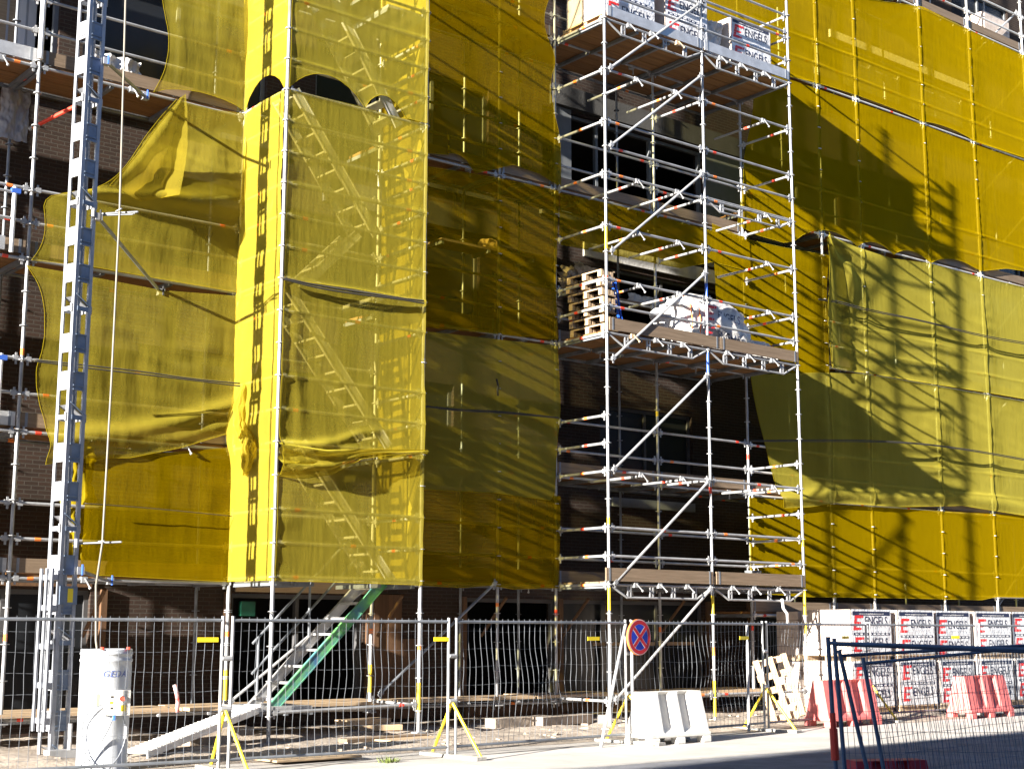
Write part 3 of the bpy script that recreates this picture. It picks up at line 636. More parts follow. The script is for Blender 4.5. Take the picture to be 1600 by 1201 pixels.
for (s, zz, w_, h_, mm) in ((-.06,.87,.03,.025,BLACK),(-.06,.74,.03,.025,BLACK),(-.065,.805,.035,.03,YTAG),(.075,.84,.07,.07,SIGNW),(.075,.74,.06,.07,YTAG)):
    b = MB(); p = on_box(s, zz); b.obox(p-sdir*w_/2, p+sdir*w_/2, .006, h_, mm); b.build('button' if mm == BLACK else 'sticker', bx_)
b = MB(); b.tube(on_box(.06,.85), on_box(.06,.85)+vdir*.05, .032, BLACK, 12); b.tube(on_box(.06,.85)+vdir*.05, on_box(.06,.85)+vdir*.065, .026, RED, 12); b.build('switch', bx_)
b = MB()
for s0, z0, s1, mm in ((-.12,.86,0,YTAG),):
    b.grid(6, 2, lambda u, v: onbin(-.17+.11*u, .90-.13*v, .3085), mat('sticker_lime', (.62,.75,.12), .5))
b.build('sticker', dr)
for pts in ([onbin(-.02,.78,.34), onbin(-.14,.72,.4), onbin(-.24,.5,.36), onbin(-.16,.15,.36), onbin(.02,.02,.4)], [onbin(.1,.66,.36), onbin(.02,.4,.36), onbin(-.15,.12,.40), onbin(-.22,.01,.5)], [onbin(.2,.66,.36), onbin(.27,.45,.36), onbin(.2,.2,.36), onbin(.05,.02,.42)]):
    MB().path(smooth_pts(pts, 2), .009, DSTEEL, 6).build('lead', dr, smooth=True)
b = MB(); b.tube(onbin(.1,.66,.38), onbin(.1,.60,.38), .02, BLUEL); b.tube(onbin(.25,.52,.36), onbin(.25,.38,.36), .022, DRUM); b.build('plug', dr)
for s in (-.05, .29): b = MB(); b.tube(onbin(s,1.42,.31), onbin(s,1.45,.31), .025, RED, 8); b.build('rim_clamp', dr)

# lettering helper: text curve -> mesh data (verts, faces) in a unit plane
def text_mesh(txt, size, bold=.012, shear=0., space=1.):
    cu = bpy.data.curves.new('t', 'FONT'); cu.body = txt; cu.size = size; cu.offset = bold*size; cu.shear = shear; cu.space_character = space
    cu.align_x = 'LEFT'; cu.fill_mode = 'FRONT'; cu.resolution_u = 3
    ob = bpy.data.objects.new('t', cu); C.objects.link(ob); dg = bpy.context.evaluated_depsgraph_get(); dg.update()
    me = bpy.data.meshes.new_from_object(ob.evaluated_get(dg)); vs = [v.co.copy() for v in me.vertices]; fs = [tuple(p.vertices) for p in me.polygons]
    bpy.data.objects.remove(ob); bpy.data.curves.remove(cu); bpy.data.meshes.remove(me)
    return vs, fs
vs, fs = text_mesh('GEDA', .105, .006, .25, 1.15); b = MB()
b.add([onbin(-.04+v.x, 1.10+v.y, .3095) for v in vs], fs, mat('blue_letters', (.10,.14,.36), .5)); b.build('lettering', dr)

# ------------------------------------------------------------------ packs of bricks in printed film
TXT = text_mesh('ENGELS', .25, .008, 0., 1.0); SUB = text_mesh('BAKSTEEN', .075, .0, 0., 1.9); WEB = text_mesh('www.engelsbaksteen.nl', .07, .004)
def emblem(b, ox, oz, s, y):
    """red E pieced from slanting blocks"""
    for (x0, z0, x1, z1) in ((0,0,.28,.2),(.02,.2,.25,.4),(0,.4,.26,.6),(.02,.6,.25,.8),(0,.8,.28,1),(.28,.0,.62,.2),(.66,.02,.8,.18),(.28,.4,.55,.58),(.58,.42,.68,.56),(.28,.8,.66,1),(.7,.82,.86,1)):
        q = [(ox+(x*1.05+.2*z_)*s, y, oz+z_*s) for x, z_ in ((x0,z0),(x1,z0),(x1,z1-.015),(x0,z1-.015))]
        b.add(q, [(0,1,2,3)], PRED)
def brick_pack(name, loc, wx, wy, hz, label, group, rows=2, seed=0, bare=True, cat='brick pack', phase=0.):
    o = thing(name, loc, label, cat, group); rnd = random.Random(seed)
    b = MB()                                    # pallet
    for yy in (.04, wy/2-.05, wy-.14): b.box((.02,yy,0), (wx-.02,yy+.1,.1), PALE)
    b.box((0,0,.1), (wx,wy,.125), PALE); b.build('pallet', o, local=True)
    def skin(m, x0, y0, x1, y1, z0, z1, am, nm):
        bb = MB(); N = 14
        def side(fn): bb.grid(N, N, fn, m)
        wob = lambda p: p+Vector((noise.noise(p*4+Vector((seed,0,0))), noise.noise(p*4+Vector((0,seed,7))), noise.noise(p*3+Vector((3,0,seed)))*.6))*am
        side(lambda u, v: wob(Vector((x0+(x1-x0)*u, y0, z0+(z1-z0)*v))))
        side(lambda u, v: wob(Vector((x1, y0+(y1-y0)*u, z0+(z1-z0)*v))))
        side(lambda u, v: wob(Vector((x1-(x1-x0)*u, y1, z0+(z1-z0)*v))))
        side(lambda u, v: wob(Vector((x0, y1-(y1-y0)*u, z0+(z1-z0)*v))))
        side(lambda u, v: wob(Vector((x0+(x1-x0)*u, y0+(y1-y0)*v, z1))))
        return bb.build(nm, o, local=True, smooth=False)
    skin(BRKW, .02, .02, wx-.02, wy-.02, .127, hz, .012, 'wrapped_bricks')
    b = MB()                                    # shrink film with print on the street side, folded round the top
    N = 28
    def fy(x, z):
        u = (x-.015)/(wx-.03); v = (z-.13)/(hz-.122)
        return -.006+.010*noise.noise(Vector((u*3.5+seed, v*2.5, 1)))+.004*noise.noise(Vector((u*9+seed, v*6, 5)))-.008*math.sin(PI*u)*math.sin(PI*v)
    b.grid(N, N, lambda u, v: Vector((.015+(wx-.03)*u, fy(.015+(wx-.03)*u, .13+(hz-.122)*v), .13+(hz-.122)*v)), FILM)
    def strip(bb, x0, x1, z0, z1, m, d=.0025): bb.grid(14, 2, lambda u, v: Vector((x0+(x1-x0)*u, fy(x0+(x1-x0)*u, z0+(z1-z0)*v)-d, z0+(z1-z0)*v)), m)
    b.grid(N, 4, lambda u, v: Vector((.015+(wx-.03)*u, -.004+(wy*.5)*v, hz+.010+.012*noise.noise(Vector((u*5+seed, v*4, 4))))), FILM)
    f_ = b.build('printed_film', o, local=True, smooth=True)
    y = -.026; step = (hz-.16)/rows; s = wx/1.0
    bl = MB(); be = MB(); bs = MB()
    tw = max(v.x for v in TXT[0]); th = max(v.y for v in TXT[0]); sw_ = max(v.x for v in SUB[0]); ww = max(v.x for v in WEB[0])
    for k in range(rows):
        z0 = hz-.16-step*(k+.55)+phase
        if z0 < .12: continue
        bl.add([(lambda X, Z: (X, fy(X, Z)-.003, Z))(.33*s+v.x/tw*.56*s, z0+.07+v.y/th*.17) for v in TXT[0]], TXT[1], NAVY)
        bs.add([(lambda X, Z: (X, fy(X, Z)-.003, Z))(.38*s+v.x/sw_*.46*s, z0+.01+v.y*.5) for v in SUB[0]], SUB[1], GREYP)
        o0 = len(be.v); emblem(be, .05*s, z0-.03, .29, 0.)
        for v in be.v[o0:]: v.y = fy(v.x, v.z)-.003
        zz = z0-.13
        if zz > .14:
            strip(bs, .06*s, .94*s, zz, zz+.05, NAVY)
            for i in range(8): strip(bs, .10*s+i*.105*s, .17*s+i*.105*s, zz+.012, zz+.038, FILM, .005)
    strip(bs, .05, wx-.06, hz-.11, hz-.03, NAVY)
    bs.add([(lambda X, Z: (X, fy(X, Z)-.0045, Z))(.2*s+v.x/ww*.6*s, hz-.09+v.y*.6) for v in WEB[0]], WEB[1], SIGNW)
    bl.build('lettering', f_, local=True); be.build('emblem', f_, local=True); bs.build('print_stripes', f_, local=True)
    return o
G = 'brick packs stacked on the ground at the right'
cols = [1334, 1404, 1467, 1527, 1588, 1650]; Yp = -.72
ord_ = ['first', 'second', 'third', 'fourth', 'fifth', 'sixth']
xs_ = [onY(c, 1040, Yp).x for c in cols]
for i, x in enumerate(xs_):
    wx = (xs_[i+1]-x)-.13 if i < len(xs_)-1 else 1.25
    for t in range(2):
        place = 'upper' if t else 'lower'
        brick_pack('brick_pack', (x+random.uniform(-.02,.02), Yp+random.uniform(-.03,.03)+.02*t, .07+1.0*t), wx, 1.25, 1.0,
            f'{place} printed brick pack, {ord_[i]} column from the left of the ground stacks', G, 2, 10*i+t, phase=random.uniform(-.06,.05))
# row behind them, showing its pale end
for t in range(2):
    o = thing('brick_pack', (5.75, .62, .07+1.0*t), ('upper' if t else 'lower')+' bare pale brick pack behind the first printed column, beside the scaffold post', 'brick pack')
    b = MB(); b.box((0,0,0), (1.2,.6,.1), PALE); b.build('pallet', o, local=True)
    b = MB()
    for k in range(5): b.box((.01,.01+(k % 2)*.012,.105+k*.175), (1.19,.58,.105+k*.175+.168), BRKW)
    b.build('wrapped_bricks', o, local=True)
GT = 'brick packs on the top deck of the loading scaffold'
zt = L(19)+.07
brick_pack('brick_pack', (.1,.12,zt), 1.35, 1.1, 1.2, 'printed brick pack at the left end of the top deck, pale side in sun', GT, 2, 71, phase=-.1)
brick_pack('brick_pack', (1.75,.15,zt), 1.2, 1.1, 1.2, 'brick pack in blue tinted printed film on the top deck, behind the middle post', GT, 2, 72, phase=-.05)
brick_pack('brick_pack', (3.72,.22,zt), 1.22, 1.0, 1.08, 'printed brick pack at the right end of the top deck', GT, 2, 73, phase=.02)
# top right: pale pack on the roof scaffold
o = thing('brick_pack', (15.0,1.5,17.1), 'bare white brick pack on the deck in the top right corner', 'brick pack')
b = MB(); b.box((0,0,0), (1.2,.8,.1), PALE); b.build('pallet', o, local=True)
b = MB(); b.box((.01,.01,.105), (1.19,.79,.75), BRKW); b.build('wrapped_bricks', o, local=True, bevel=.02)

def lump(name, label, cat, c, s, m, seed, amp=.18, sub=4, freq=2.2, bands=None):
    import bmesh
    bm = bmesh.new(); bmesh.ops.create_icosphere(bm, subdivisions=sub, radius=1)
    for v in bm.verts:
        p = v.co.copy(); q = Vector([math.copysign(abs(x_)**.72, x_) for x_ in p])
        q *= 1+amp*noise.noise(p*freq+Vector((seed,0,0)))+amp*.5*noise.noise(p*freq*3+Vector((0,seed,0)))
        v.co = Vector((q.x*s[0], q.y*s[1], max(q.z, -.75)*s[2]))
    me = bpy.data.meshes.new(name); bm.to_mesh(me); bm.free(); me.materials.append(m)
    o = bpy.data.objects.new(name, me); C.objects.link(o); o.location = c
    return tag(o, label, cat) if label else o
zl = L(7)+.07
op = lump('brick_pack', 'torn white brick pack slumped in its film on the middle deck', 'brick pack', (3.1,.62,zl+.46), (1.1,.50,.66), WHITEP, 4.)
b = MB()
for (ox, oz, sz) in ((-.42,.10,.30), (-.45,-.28,.28)): emblem(b, ox, oz, sz, -.505)
b.build('emblem', op, local=True)
b = MB()
for oz in (.17, -.22): b.add([(-.06+v.x*.72, -.50+.02*math.sin(v.x*5), oz+v.y*.9-.06*v.x) for v in TXT[0]], TXT[1], NAVY)
b.build('lettering', op, local=True)
b = MB()
for xx in (-.78,-.55): b.path([(xx,-.47+abs(xx+.6)*.3,-.4), (xx+.02,-.5,0), (xx+.05,-.42,.35), (xx+.08,-.2,.58)], .012, ORANGE, 6)
b.build('strap', op, local=True)
def sheet(label, c, w_, h_, seed, m=WHITEP, amp=.09, name='plastic_sheet', axis=(1,0,0), tilt=0.):
    ax = Vector(axis).normalized(); nv_ = Vector((ax.y,-ax.x,0)) if abs(ax.z) < .5 else Vector((0,-1,0)); c = Vector(c)
    def fn(u, v):
        e = 1-.12*noise.noise(Vector((v*3,seed,1)))*abs(u-.5)*2; x = (u-.5)*w_*e; z = (.5-v)*h_*(1+.12*noise.noise(Vector((u*4,seed,0))))
        k = noise.noise(Vector((x*6,z*2+seed,seed)))+.6*noise.noise(Vector((x*13,z*9,seed+3)))+.35*noise.noise(Vector((x*25,z*17,seed+3)))
        return c+ax*x+Vector((0,0,z))+nv_*(amp*k-tilt*z)
    return tag(MB().grid(36, 36, fn, m).build(name, smooth=True), label, 'plastic sheet')
sheet('crumpled clear plastic trailing off the torn brick pack toward the end post', (4.2,.3,zl+.2), 1.3, .42, 9, amp=.07, tilt=.6)
sheet('torn pale plastic wrapping between two packs on the top deck', (3.4,.45,zt+.5), .55, .95, 12, amp=.10)
sheet('crumpled clear plastic on the left upper deck beside the hoist mast', Vector((-8.68,1.9,10.26)), .85, .6, 15, amp=.09)
sheet('grey plastic bundle lying on a deck inside the dark gap', onY(1010,470,2.1), 1.0, .2, 18, amp=.08)

# pallet stack on the middle deck
def pallet(loc, wx, wy, name, label, group=None, rz=0, cat='pallet'):
    o = thing(name, loc, label, cat, group, rz)
    for k, yy in enumerate((0, wy/2-.05, wy-.1)):
        b = MB()
        for xx in (0, wx/2-.06, wx-.12): b.box((xx,yy,.022), (xx+min(.12,wx*.22),yy+.1,.105), PALE)
        b.box((0,yy,0), (wx,yy+.1,.02), PALE); b.build('runner', o, local=True)
    for k, xx in enumerate((0, wx*.25-.03, wx/2-.06, wx*.75-.09, wx-.12)):
        b = MB(); b.box((xx,0,.107), (xx+.12,wy,.13), PALEY); b.build('slat', o, local=True)
    return o
pl_ = ['lowest', 'second from the bottom', 'third from the bottom', 'middle', 'third from the top', 'second from the top', 'topmost']
for k in range(7):
    pallet((.07+.015*math.sin(k*2.1)-.014*k, .14+.02*math.sin(k*1.7), zl+.012+k*.165), .34, .95, 'wooden_pallet', f'pale wooden pallet in the leaning stack on the middle deck, {pl_[k]}', 'pallets stacked on the middle deck')
# blue spirit level / lath leaning next to the pallets
b = MB(); p, q = onY(956,440,.5), onY(968,505,.45); b.obox(p, q, .05, .03, BLUEL); b.obox(p+Vector((.09,0,0)), q+Vector((.07,0,0)), .03, .03, BLUEL)
tag(b.build('blue_lath'), 'bright blue plastic lath leaning beside the pallet stack on the middle deck', 'lath')
# bucket on the lower deck
bk = thing('bucket', (4.35,.55,L(-2)+.07), 'dark grey mortar bucket on the lowest deck beside the end post', 'bucket')
b = MB(); b.tube((4.35,.55,L(-2)+.07), (4.35,.55,L(-2)+.37), .13, GRAYB, 20, .165); b.build('shell', bk, smooth=False)
MB().path([(4.35+.165*math.cos(a), .55, L(-2)+.36+.13*math.sin(a)) for a in [PI*i/10 for i in range(11)]], .006, STEEL, 6).build('handle', bk)
lump('rag', 'small white rag on the lowest deck next to the grey bucket', 'rag', (4.85,.25,L(-2)+.12), (.22,.12,.08), WHITEP, 3., .4, 3, 3.)
MB_ = MB().path([onY(1222,935,-.05), onY(1224,950,-.07), onY(1230,958,-.1), onY(1231,976,-.08)], .028, WHITEP, 8)
tag(MB_.build('plastic_strip', smooth=True), 'white twisted plastic strip dangling from the lowest deck near the end post', 'plastic strip')
tag(MB().path([onY(273,1070,1.2), onY(276,1082,1.15), onY(278,1095,1.2), onY(277,1112,1.2)], .03, mat('red_white_tape', (.8,.72,.7), .5, 0, 0, 9., var2=(.7,.08,.06)), 8).build('barrier_tape', smooth=True), 'red and white barrier tape tied to the walkway left of the stair', 'tape')

# ------------------------------------------------------------------ temporary fence
def fence_panel(p0, p1, h, label, seed, bend=0., m=STEEL, wm=DSTEEL, group='galvanised mesh fence panels along the building site', sp=.105, wr=.0030, tagx=None, lean=0., hs=7, name='mesh_fence', skew=(0,0)):
    p0 = Vector((*p0, 0)) if len(p0) == 2 else Vector(p0); p1 = Vector((*p1, 0)) if len(p1) == 2 else Vector(p1)
    d = (p1-p0); Ln = d.length; d.normalize(); nrm = Vector((d.y,-d.x,0)); o = thing(name, p0, label, 'fence', group); rnd = random.Random(seed)
    upv = (Vector((0,0,1))+nrm*lean).normalized()
    def W_(s, z, out=0.): return p0+d*(s+skew[0]*(z/h))+upv*(z+.0)+nrm*out
    for s in (.02, Ln-.02):
        b = MB(); b.tube(W_(s,.02), W_(s,h+.02), .021, m, 10); b.build('post', o)
    for zz, nm in ((h-.03,'top_rail'), (.14,'bottom_rail')):
        b = MB(); b.tube(W_(.03,zz), W_(Ln-.03,zz), .019, wm, 8); b.build(nm, o)  # dark rail steel stands in for shade on the street side
    def off(s, z):
        return bend*(noise.noise(Vector((s*.5+seed, z*1.3, 1)))*.10+noise.noise(Vector((s*2.3+seed, z*1.8, 4)))*.03)*math.sin(PI*min(1,max(0,z/h)))*math.sin(PI*s/Ln)**.5
    def sof(s, z): return bend*.05*noise.noise(Vector((s*1.2+seed*3, z*2.2, 8)))*math.sin(PI*min(1,max(0,z/h)))
    b = MB(); k = int((Ln-.06)/sp)
    for i in range(1, k):
        s = .03+(Ln-.06)*i/k
        b.path([W_(s+sof(s,z_), z_, off(s,z_)) for z_ in [.1+(h-.11+.02)*j/12 for j in range(13)]], wr, wm, 4)
    for j in range(hs):
        zz = .24+(h-.4)*j/(hs-1)
        b.path([W_(s_, zz+.01*math.sin(s_*5+j), off(s_,zz)-.006) for s_ in [.03+(Ln-.06)*i/24 for i in range(25)]], wr*.8, wm, 4)
    b.build('wire_mesh', o)
    if tagx is not None:
        b = MB(); p = W_(tagx, h-.26, .015); b.obox(p, p+d*.26, .006, .055, YTAG); b.build('yellow_tag', o)
    return o
H = 1.8
J = [(-12.4,-2.75), (-8.98,-3.0), (-5.67,-3.07), (-2.12,-2.72), (1.55,-2.18), (5.15,-1.55), (8.7,-1.55), (12.2,-1.6)]
lab = ['galvanised mesh fence panel in front of the white cable drum', 'mesh fence panel in front of the stair foot, yellow tag near its right post', 'mesh fence panel with wavy wires before the shaded lowest net',
       'mesh fence panel behind the no stopping sign and the white barrier', 'short bent mesh fence panel between the leaning pallet and the brick packs', 'mesh fence panel across the first three printed brick columns', 'mesh fence panel before the brick packs at the right edge']
for i in range(len(J)-1):
    a, c = Vector(J[i]), Vector(J[i+1]); dd = (c-a).normalized()
    fence_panel(a+dd*.045, c-dd*.045, H, lab[i], i+1, bend=(.5,.7,1.6,1.3,2.2,.5,.4)[i], tagx={0:3.0,1:2.95,3:2.9}.get(i, 2.6))
    if 0 < i:
        pass
for i in range(1, 7):                        # clamps, feet and yellow props at the joints
    x, y = J[i]; names = ['at the drum side joint', 'at the joint below the shaded net', 'behind the no stopping sign', 'by the leaning pallet', 'before the second brick column', 'before the last brick column']
    o = thing('fence_prop', (x,y,0), 'yellow A shaped fence prop '+names[i-1], 'fence prop', 'yellow props of the mesh fence')
    n = Vector((Vector(J[i+1])-Vector(J[i-1])).normalized()); q = Vector((n.y,-n.x,0))
    for sg in (1,-1):
        b = MB(); b.tube(Vector((x,y,.72)), Vector((x,y,.02))+q*sg*.52+Vector((n.x,n.y,0))*.08, .021, YELP, 8); b.build('leg', o)
    b = MB(); b.tube((x-.06*n.x,y-.06*n.y,.73), (x+.06*n.x,y+.06*n.y,.73), .035, STEEL, 8); b.tube((x-.06*n.x,y-.06*n.y,1.32), (x+.06*n.x,y+.06*n.y,1.32), .03, STEEL, 8); b.build('clamp', o)
    b = MB(); b.obox(Vector((x,y,.025))-q*.62, Vector((x,y,.025))+q*.62, .16, .04, CONC); b.build('foot_plate', o)

# sign
sgp = Vector((-2.13,-2.86,0)); so = thing('no_stopping_sign', sgp, 'round blue no stopping sign with red rim and red cross on the fence', 'road sign')
cz = 1.56; nv = Vector((.12,-.99,0)).normalized(); sv = Vector((-nv.y,nv.x,0)); cc = sgp+Vector((.05,-.06,cz))
def disc(r0, r1, off, m, b, n=48, a0=0, a1=2*PI):
    k = n if a1-a0 > 6 else 14; vs = []
    for i in range(k+1):
        a = a0+(a1-a0)*i/k
        for r in (r0, r1): vs.append(cc+nv*off+(sv*math.cos(a)+Vector((0,0,1))*math.sin(a))*r)
    b.add(vs, [(2*i,2*i+1,2*i+3,2*i+2) for i in range(k)], m)
b = MB(); b.tube(cc-nv*.03, cc+nv*.0, .268, mat('sign_back_orange', (.8,.2,.05), .5), 48); b.build('sign_plate', so)
b = MB(); disc(0, .262, .003, SIGNW, b); disc(.195, .252, .006, SIGNR, b); disc(0, .188, .006, SIGNB, b); b.build('sign_face', so)
b = MB()
for a in (PI/4, -PI/4):
    dv = sv*math.cos(a)+Vector((0,0,1))*math.sin(a); pv = sv*-math.sin(a)+Vector((0,0,1))*math.cos(a)
    for w_, of, mm in ((.036,.009,SIGNW),(.026,.012,SIGNR)):
        b.add([cc+nv*(of+(.0015 if a > 0 else 0))+dv*s1*.195+pv*s2*w_ for s1, s2 in ((-1,-1),(1,-1),(1,1),(-1,1))], [(0,1,2,3)], mm)
b.build('cross', so)
b = MB(); b.tube(sgp+Vector((-.03,.02,0)), sgp+Vector((-.03,.02,cz+.25)), .024, STEEL, 10); b.build('post', so)
b = MB(); b.tube(Vector((-2.95,-3.0,0)), Vector((-2.2,-2.75,1.75)), .024, STEEL, 8); tag(b.build('loose_tube'), 'steel tube leaning on the fence left of the no stopping sign', 'tube')
b = MB(); b.tube(Vector((.75,-2.5,.05)), Vector((1.1,-2.2,1.75)), .024, STEEL, 8); tag(b.build('loose_tube'), 'steel tube leaning inside the fence left of the pallet', 'tube')

# plastic barriers
def barrier(name, loc, rz, Lb, Hb, m, label, sc=1.):
    o = thing(name, loc, label, 'barrier', None, rz); b = MB(); N = 64
    def half(x, z):
        t = (z-.2*Hb)/(Hb*.8); w = .25*(1-t)+.11*t
        f = 0
        for c_ in (.33, .67):
            u = abs(x/Lb-c_)
            f = max(f, min(1, max(0, (.10-u)/.035)))
        return w-.065*f*min(1, t*6)*(1 if t < .93 else max(0, (1-t)/.07))
    zs = [.2*Hb+.8*Hb*k/14 for k in range(15)]
    for sg in (1,-1):
        b.grid(N, 14, lambda u, v: Vector((Lb*u+(.10*(u-.5)*-1)*v*1.0*Lb*.5, sg*half(Lb*u, .2*Hb+.8*Hb*v), .2*Hb+.8*Hb*v)), m)
    for u in (0, 1):
        b.grid(6, 14, lambda s_, v, u=u: Vector((Lb*u+(.10*(u-.5)*-1)*v*Lb*.5, (s_*2-1)*half(Lb*u, .2*Hb+.8*Hb*v), .2*Hb+.8*Hb*v)), m)
    b.grid(N, 2, lambda u, v: Vector((Lb*u+(.10*(u-.5)*-1)*Lb*.5, (v*2-1)*half(Lb*u, Hb), Hb)), m)
    b.build('body', o, local=True, smooth=False)
    b = MB(); b.box((-.015,-.275,.13*Hb), (Lb+.015,.275,.205*Hb), m); b.build('skirt', o, local=True, bevel=.012)
    for xx in (-.01, Lb*.42, Lb-.17):
        for sg in (-1, 1):
            b = MB(); y0, y1 = sorted((sg*.14, sg*.285)); b.box((xx,y0,0), (xx+.18,y1,.13*Hb), m); b.build('foot', o, local=True, bevel=.015)
    return o
barrier('plastic_barrier', (-2.2,-3.0,0), math.radians(2), 1.28, .76, BARW, 'white fluted plastic barrier on the pavement right of the no stopping sign')
barrier('plastic_barrier', (3.05,-2.02,0), math.radians(2), 1.5, .80, BARR, 'faded red plastic barrier behind the blue fence panels, nearer of the two standing ones')
barrier('plastic_barrier', (7.3,-2.0,0), math.radians(2), 1.5, .80, BARR, 'faded red plastic barrier before the fourth brick column, right of the blue posts')
q = onZ(1330,1215,.0)
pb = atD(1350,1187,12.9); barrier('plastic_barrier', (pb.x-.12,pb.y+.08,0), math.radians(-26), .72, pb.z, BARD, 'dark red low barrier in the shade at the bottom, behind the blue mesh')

# pallet leaning beside the fence
o = pallet((0,0,0), 1.15, .62, 'wooden_pallet', 'pale wooden pallet leaning upright behind the fence, left of the brick packs')
hb = Vector((fw.x, fw.y, 0)).normalized(); ax_ = (-rt0*.24+Vector((0,0,.94))+hb*.24).normalized(); az_ = (hb-ax_*hb.dot(ax_)).normalized(); ay_ = az_.cross(ax_)
o.rotation_euler = Matrix((ax_, ay_, az_)).transposed().to_euler(); o.location = onZ(1207,1129,.03)

# blue fence panels in the foreground
GB = 'blue mesh fence panels leaning together in the foreground'
def gp(x, y, D_):
    return atD(x, y, D_)
def blue_panel(pt, Dd, right, lean_s, h, label, seed, mesh=True, red=False):
    top = atD(*pt, Dd); o = thing('blue_mesh_fence', (top.x, top.y, 0), label, 'fence', GB)
    rx = rt0.copy(); base = Vector((top.x,top.y,0))+rt0*lean_s*1.5; Ln = 3.4
    far = atD(right[0], right[1], right[2]); dv = (far-top); dv.z = 0; dv.normalize()
    slope = (far.z-top.z)/(Vector((far.x-top.x,far.y-top.y)).length)
    p1t = top+dv*Ln+Vector((0,0,slope*Ln)); p1b = base+dv*Ln
    b = MB(); b.tube(base, top+(top-base).normalized()*.05, .0185, BLUEF, 10)
    if red: b.tube(base.lerp(top,.56), base.lerp(top,.64), .024, RED, 10); b.tube(base.lerp(top,.40), base.lerp(top,.56), .034, RED, 10)
    b.build('post', o)
    b = MB(); b.tube(p1b, p1t, .021, BLUEF, 10); b.build('post', o)
    b = MB(); b.tube(top, p1t, .0145, BLUEF, 8); b.build('top_rail', o)
    b = MB(); b.tube(base.lerp(top,.07), p1b.lerp(p1t,.07), .019, BLUEF, 8); b.build('bottom_rail', o)
    if mesh:
        b = MB(); k = 56
        for i in range(1, k):
            t = i/k; wob = .01*math.sin(i*1.7+seed)
            b.path([base.lerp(p1b,t).lerp(top.lerp(p1t,t), s)+dv*wob*math.sin(PI*s) for s in (.07,.3,.5,.75,.99)], .0024, BLUEF, 4)
        for j in range(9):
            s = .1+.87*j/8; b.path([base.lerp(top,s).lerp(p1b.lerp(p1t,s), t)+Vector((0,0,.006*math.sin(t*20+j))) for t in [i/12 for i in range(13)]], .0024, BLUEF, 4)
        b.build('wire_mesh', o)
    return o
blue_panel((1294,1004), 12.0, (1600,1014,11.2), .03, 1.6, 'blue fence panel at the front with a red clamp on its left post', 1, False, True)
blue_panel((1304,1006), 12.25, (1600,1018,12.8), .05, 1.6, 'blue fence panel standing second behind the red clamped post', 2, True)
blue_panel((1313,1024), 12.5, (1600,1008,13.6), .20, 1.5, 'blue fence panel with the strongly tilted left post', 3, False)
blue_panel((1350,1036), 12.8, (1600,1012,14.6), .14, 1.45, 'blue fence panel at the back of the leaning set, its left post farthest right', 4, True)

# ramp, base blocks, planks, rubble
b = MB(); p, q = Vector((-9.25,-1.15,.12)), Vector((-6.75,.35,.56)); b.obox(p, q, .34, .03, ALU); dv = (q-p).normalized(); sd = dv.cross(Vector((0,0,1))).normalized()
ro = thing('access_ramp', p, 'ribbed aluminium ramp rising from the drum to the stair foot', 'ramp')
b.build('tread_plate', ro)
for sg in (1,-1):
    b2 = MB(); b2.obox(p+sd*sg*.18-Vector((0,0,.03)), q+sd*sg*.18-Vector((0,0,.03)), .025, .085, ALU); b2.build('side_rail', ro)
b = MB()
for i in range(30):
    c_ = p.lerp(q, (i+.5)/30)+Vector((0,0,.024)); b.obox(c_-sd*.16, c_+sd*.16, .02, .008, ALU)
b.build('cleats', ro)
def slab(name, label, cat, p, size, rz, m, group=None, bev=.008):
    b = MB(); b.box((-size[0]/2,-size[1]/2,0), (size[0]/2,size[1]/2,size[2]), m); o = b.build(name, bevel=bev); o.location = p; o.rotation_euler = (0,0,rz); return tag(o, label, cat, group)
gz = lambda x, y, z=0: onZ(x, y, z)
slab('timber_sole', 'pale timber block under the stair tower post', 'timber block', (-4.28,1.2,.16), (.95,.3,.09), .15, PALE)
slab('timber_sole', 'second timber block, lying under the pale one beneath the stair tower', 'timber block', (-4.1,1.05,.07), (.75,.3,.09), -.25, PALE)
slab('kerb_stone', 'grey kerb stone lying on the sand before the shaded scaffold post', 'kerb stone', (-1.75,.6,.05), (.9,.25,.16), .1, STONE)
slab('kerb_stone', 'longer weathered kerb stone among the rubble by the drain pipe', 'kerb stone', (-.6,.55,.06), (1.4,.25,.15), .18, STONE)
for k, (x, y, lx, ly, lz, rz) in enumerate(((-8.05,-.7,1.0,.3,.09,.2), (-7.75,-.15,.7,.3,.1,.1), (-7.3,.3,.9,.32,.12,-.1))):
    slab('paving_slab', ['low pale slab beside the ramp foot', 'middle pale slab of the three stepped beside the ramp', 'uppermost pale slab under the end of the ramp'][k], 'paving slab', (x,y,.02+.07*k), (lx,ly,lz), rz, STONE)
slab('loose_plank', 'weathered plank on the pavement before the stair tower', 'plank', gz(600,1158)+Vector((0,0,.02)), (1.6,.2,.06), .12, BOARD)
slab('plywood_sheet', 'flat plywood sheet lying on the sand left of the joint below the shaded net', 'plywood', gz(480,1188)+Vector((0,0,.03)), (1.3,.6,.03), .05, PALE)
slab('plywood_sheet', 'thin board under the fence near the stair tower post', 'plywood', gz(640,1158)+Vector((0,0,.03)), (1.1,.4,.025), .12, PALE)
b = MB(); rnd = random.Random(5)
for i in range(170):
    x = rnd.uniform(-10.5,4.5); y = rnd.uniform(-2.0,.9); s = rnd.uniform(.015,.06)*(1.4 if -1.6 < x < 1 else 1); a = Vector((x,y,.03)); dv = Vector((rnd.uniform(-1,1),rnd.uniform(-1,1),rnd.uniform(-.3,.3))).normalized()
    b.obox(a-dv*s, a+dv*s, s*1.3, s*.9, STONE)
tag(b.build('rubble'), None, None, kind='stuff')
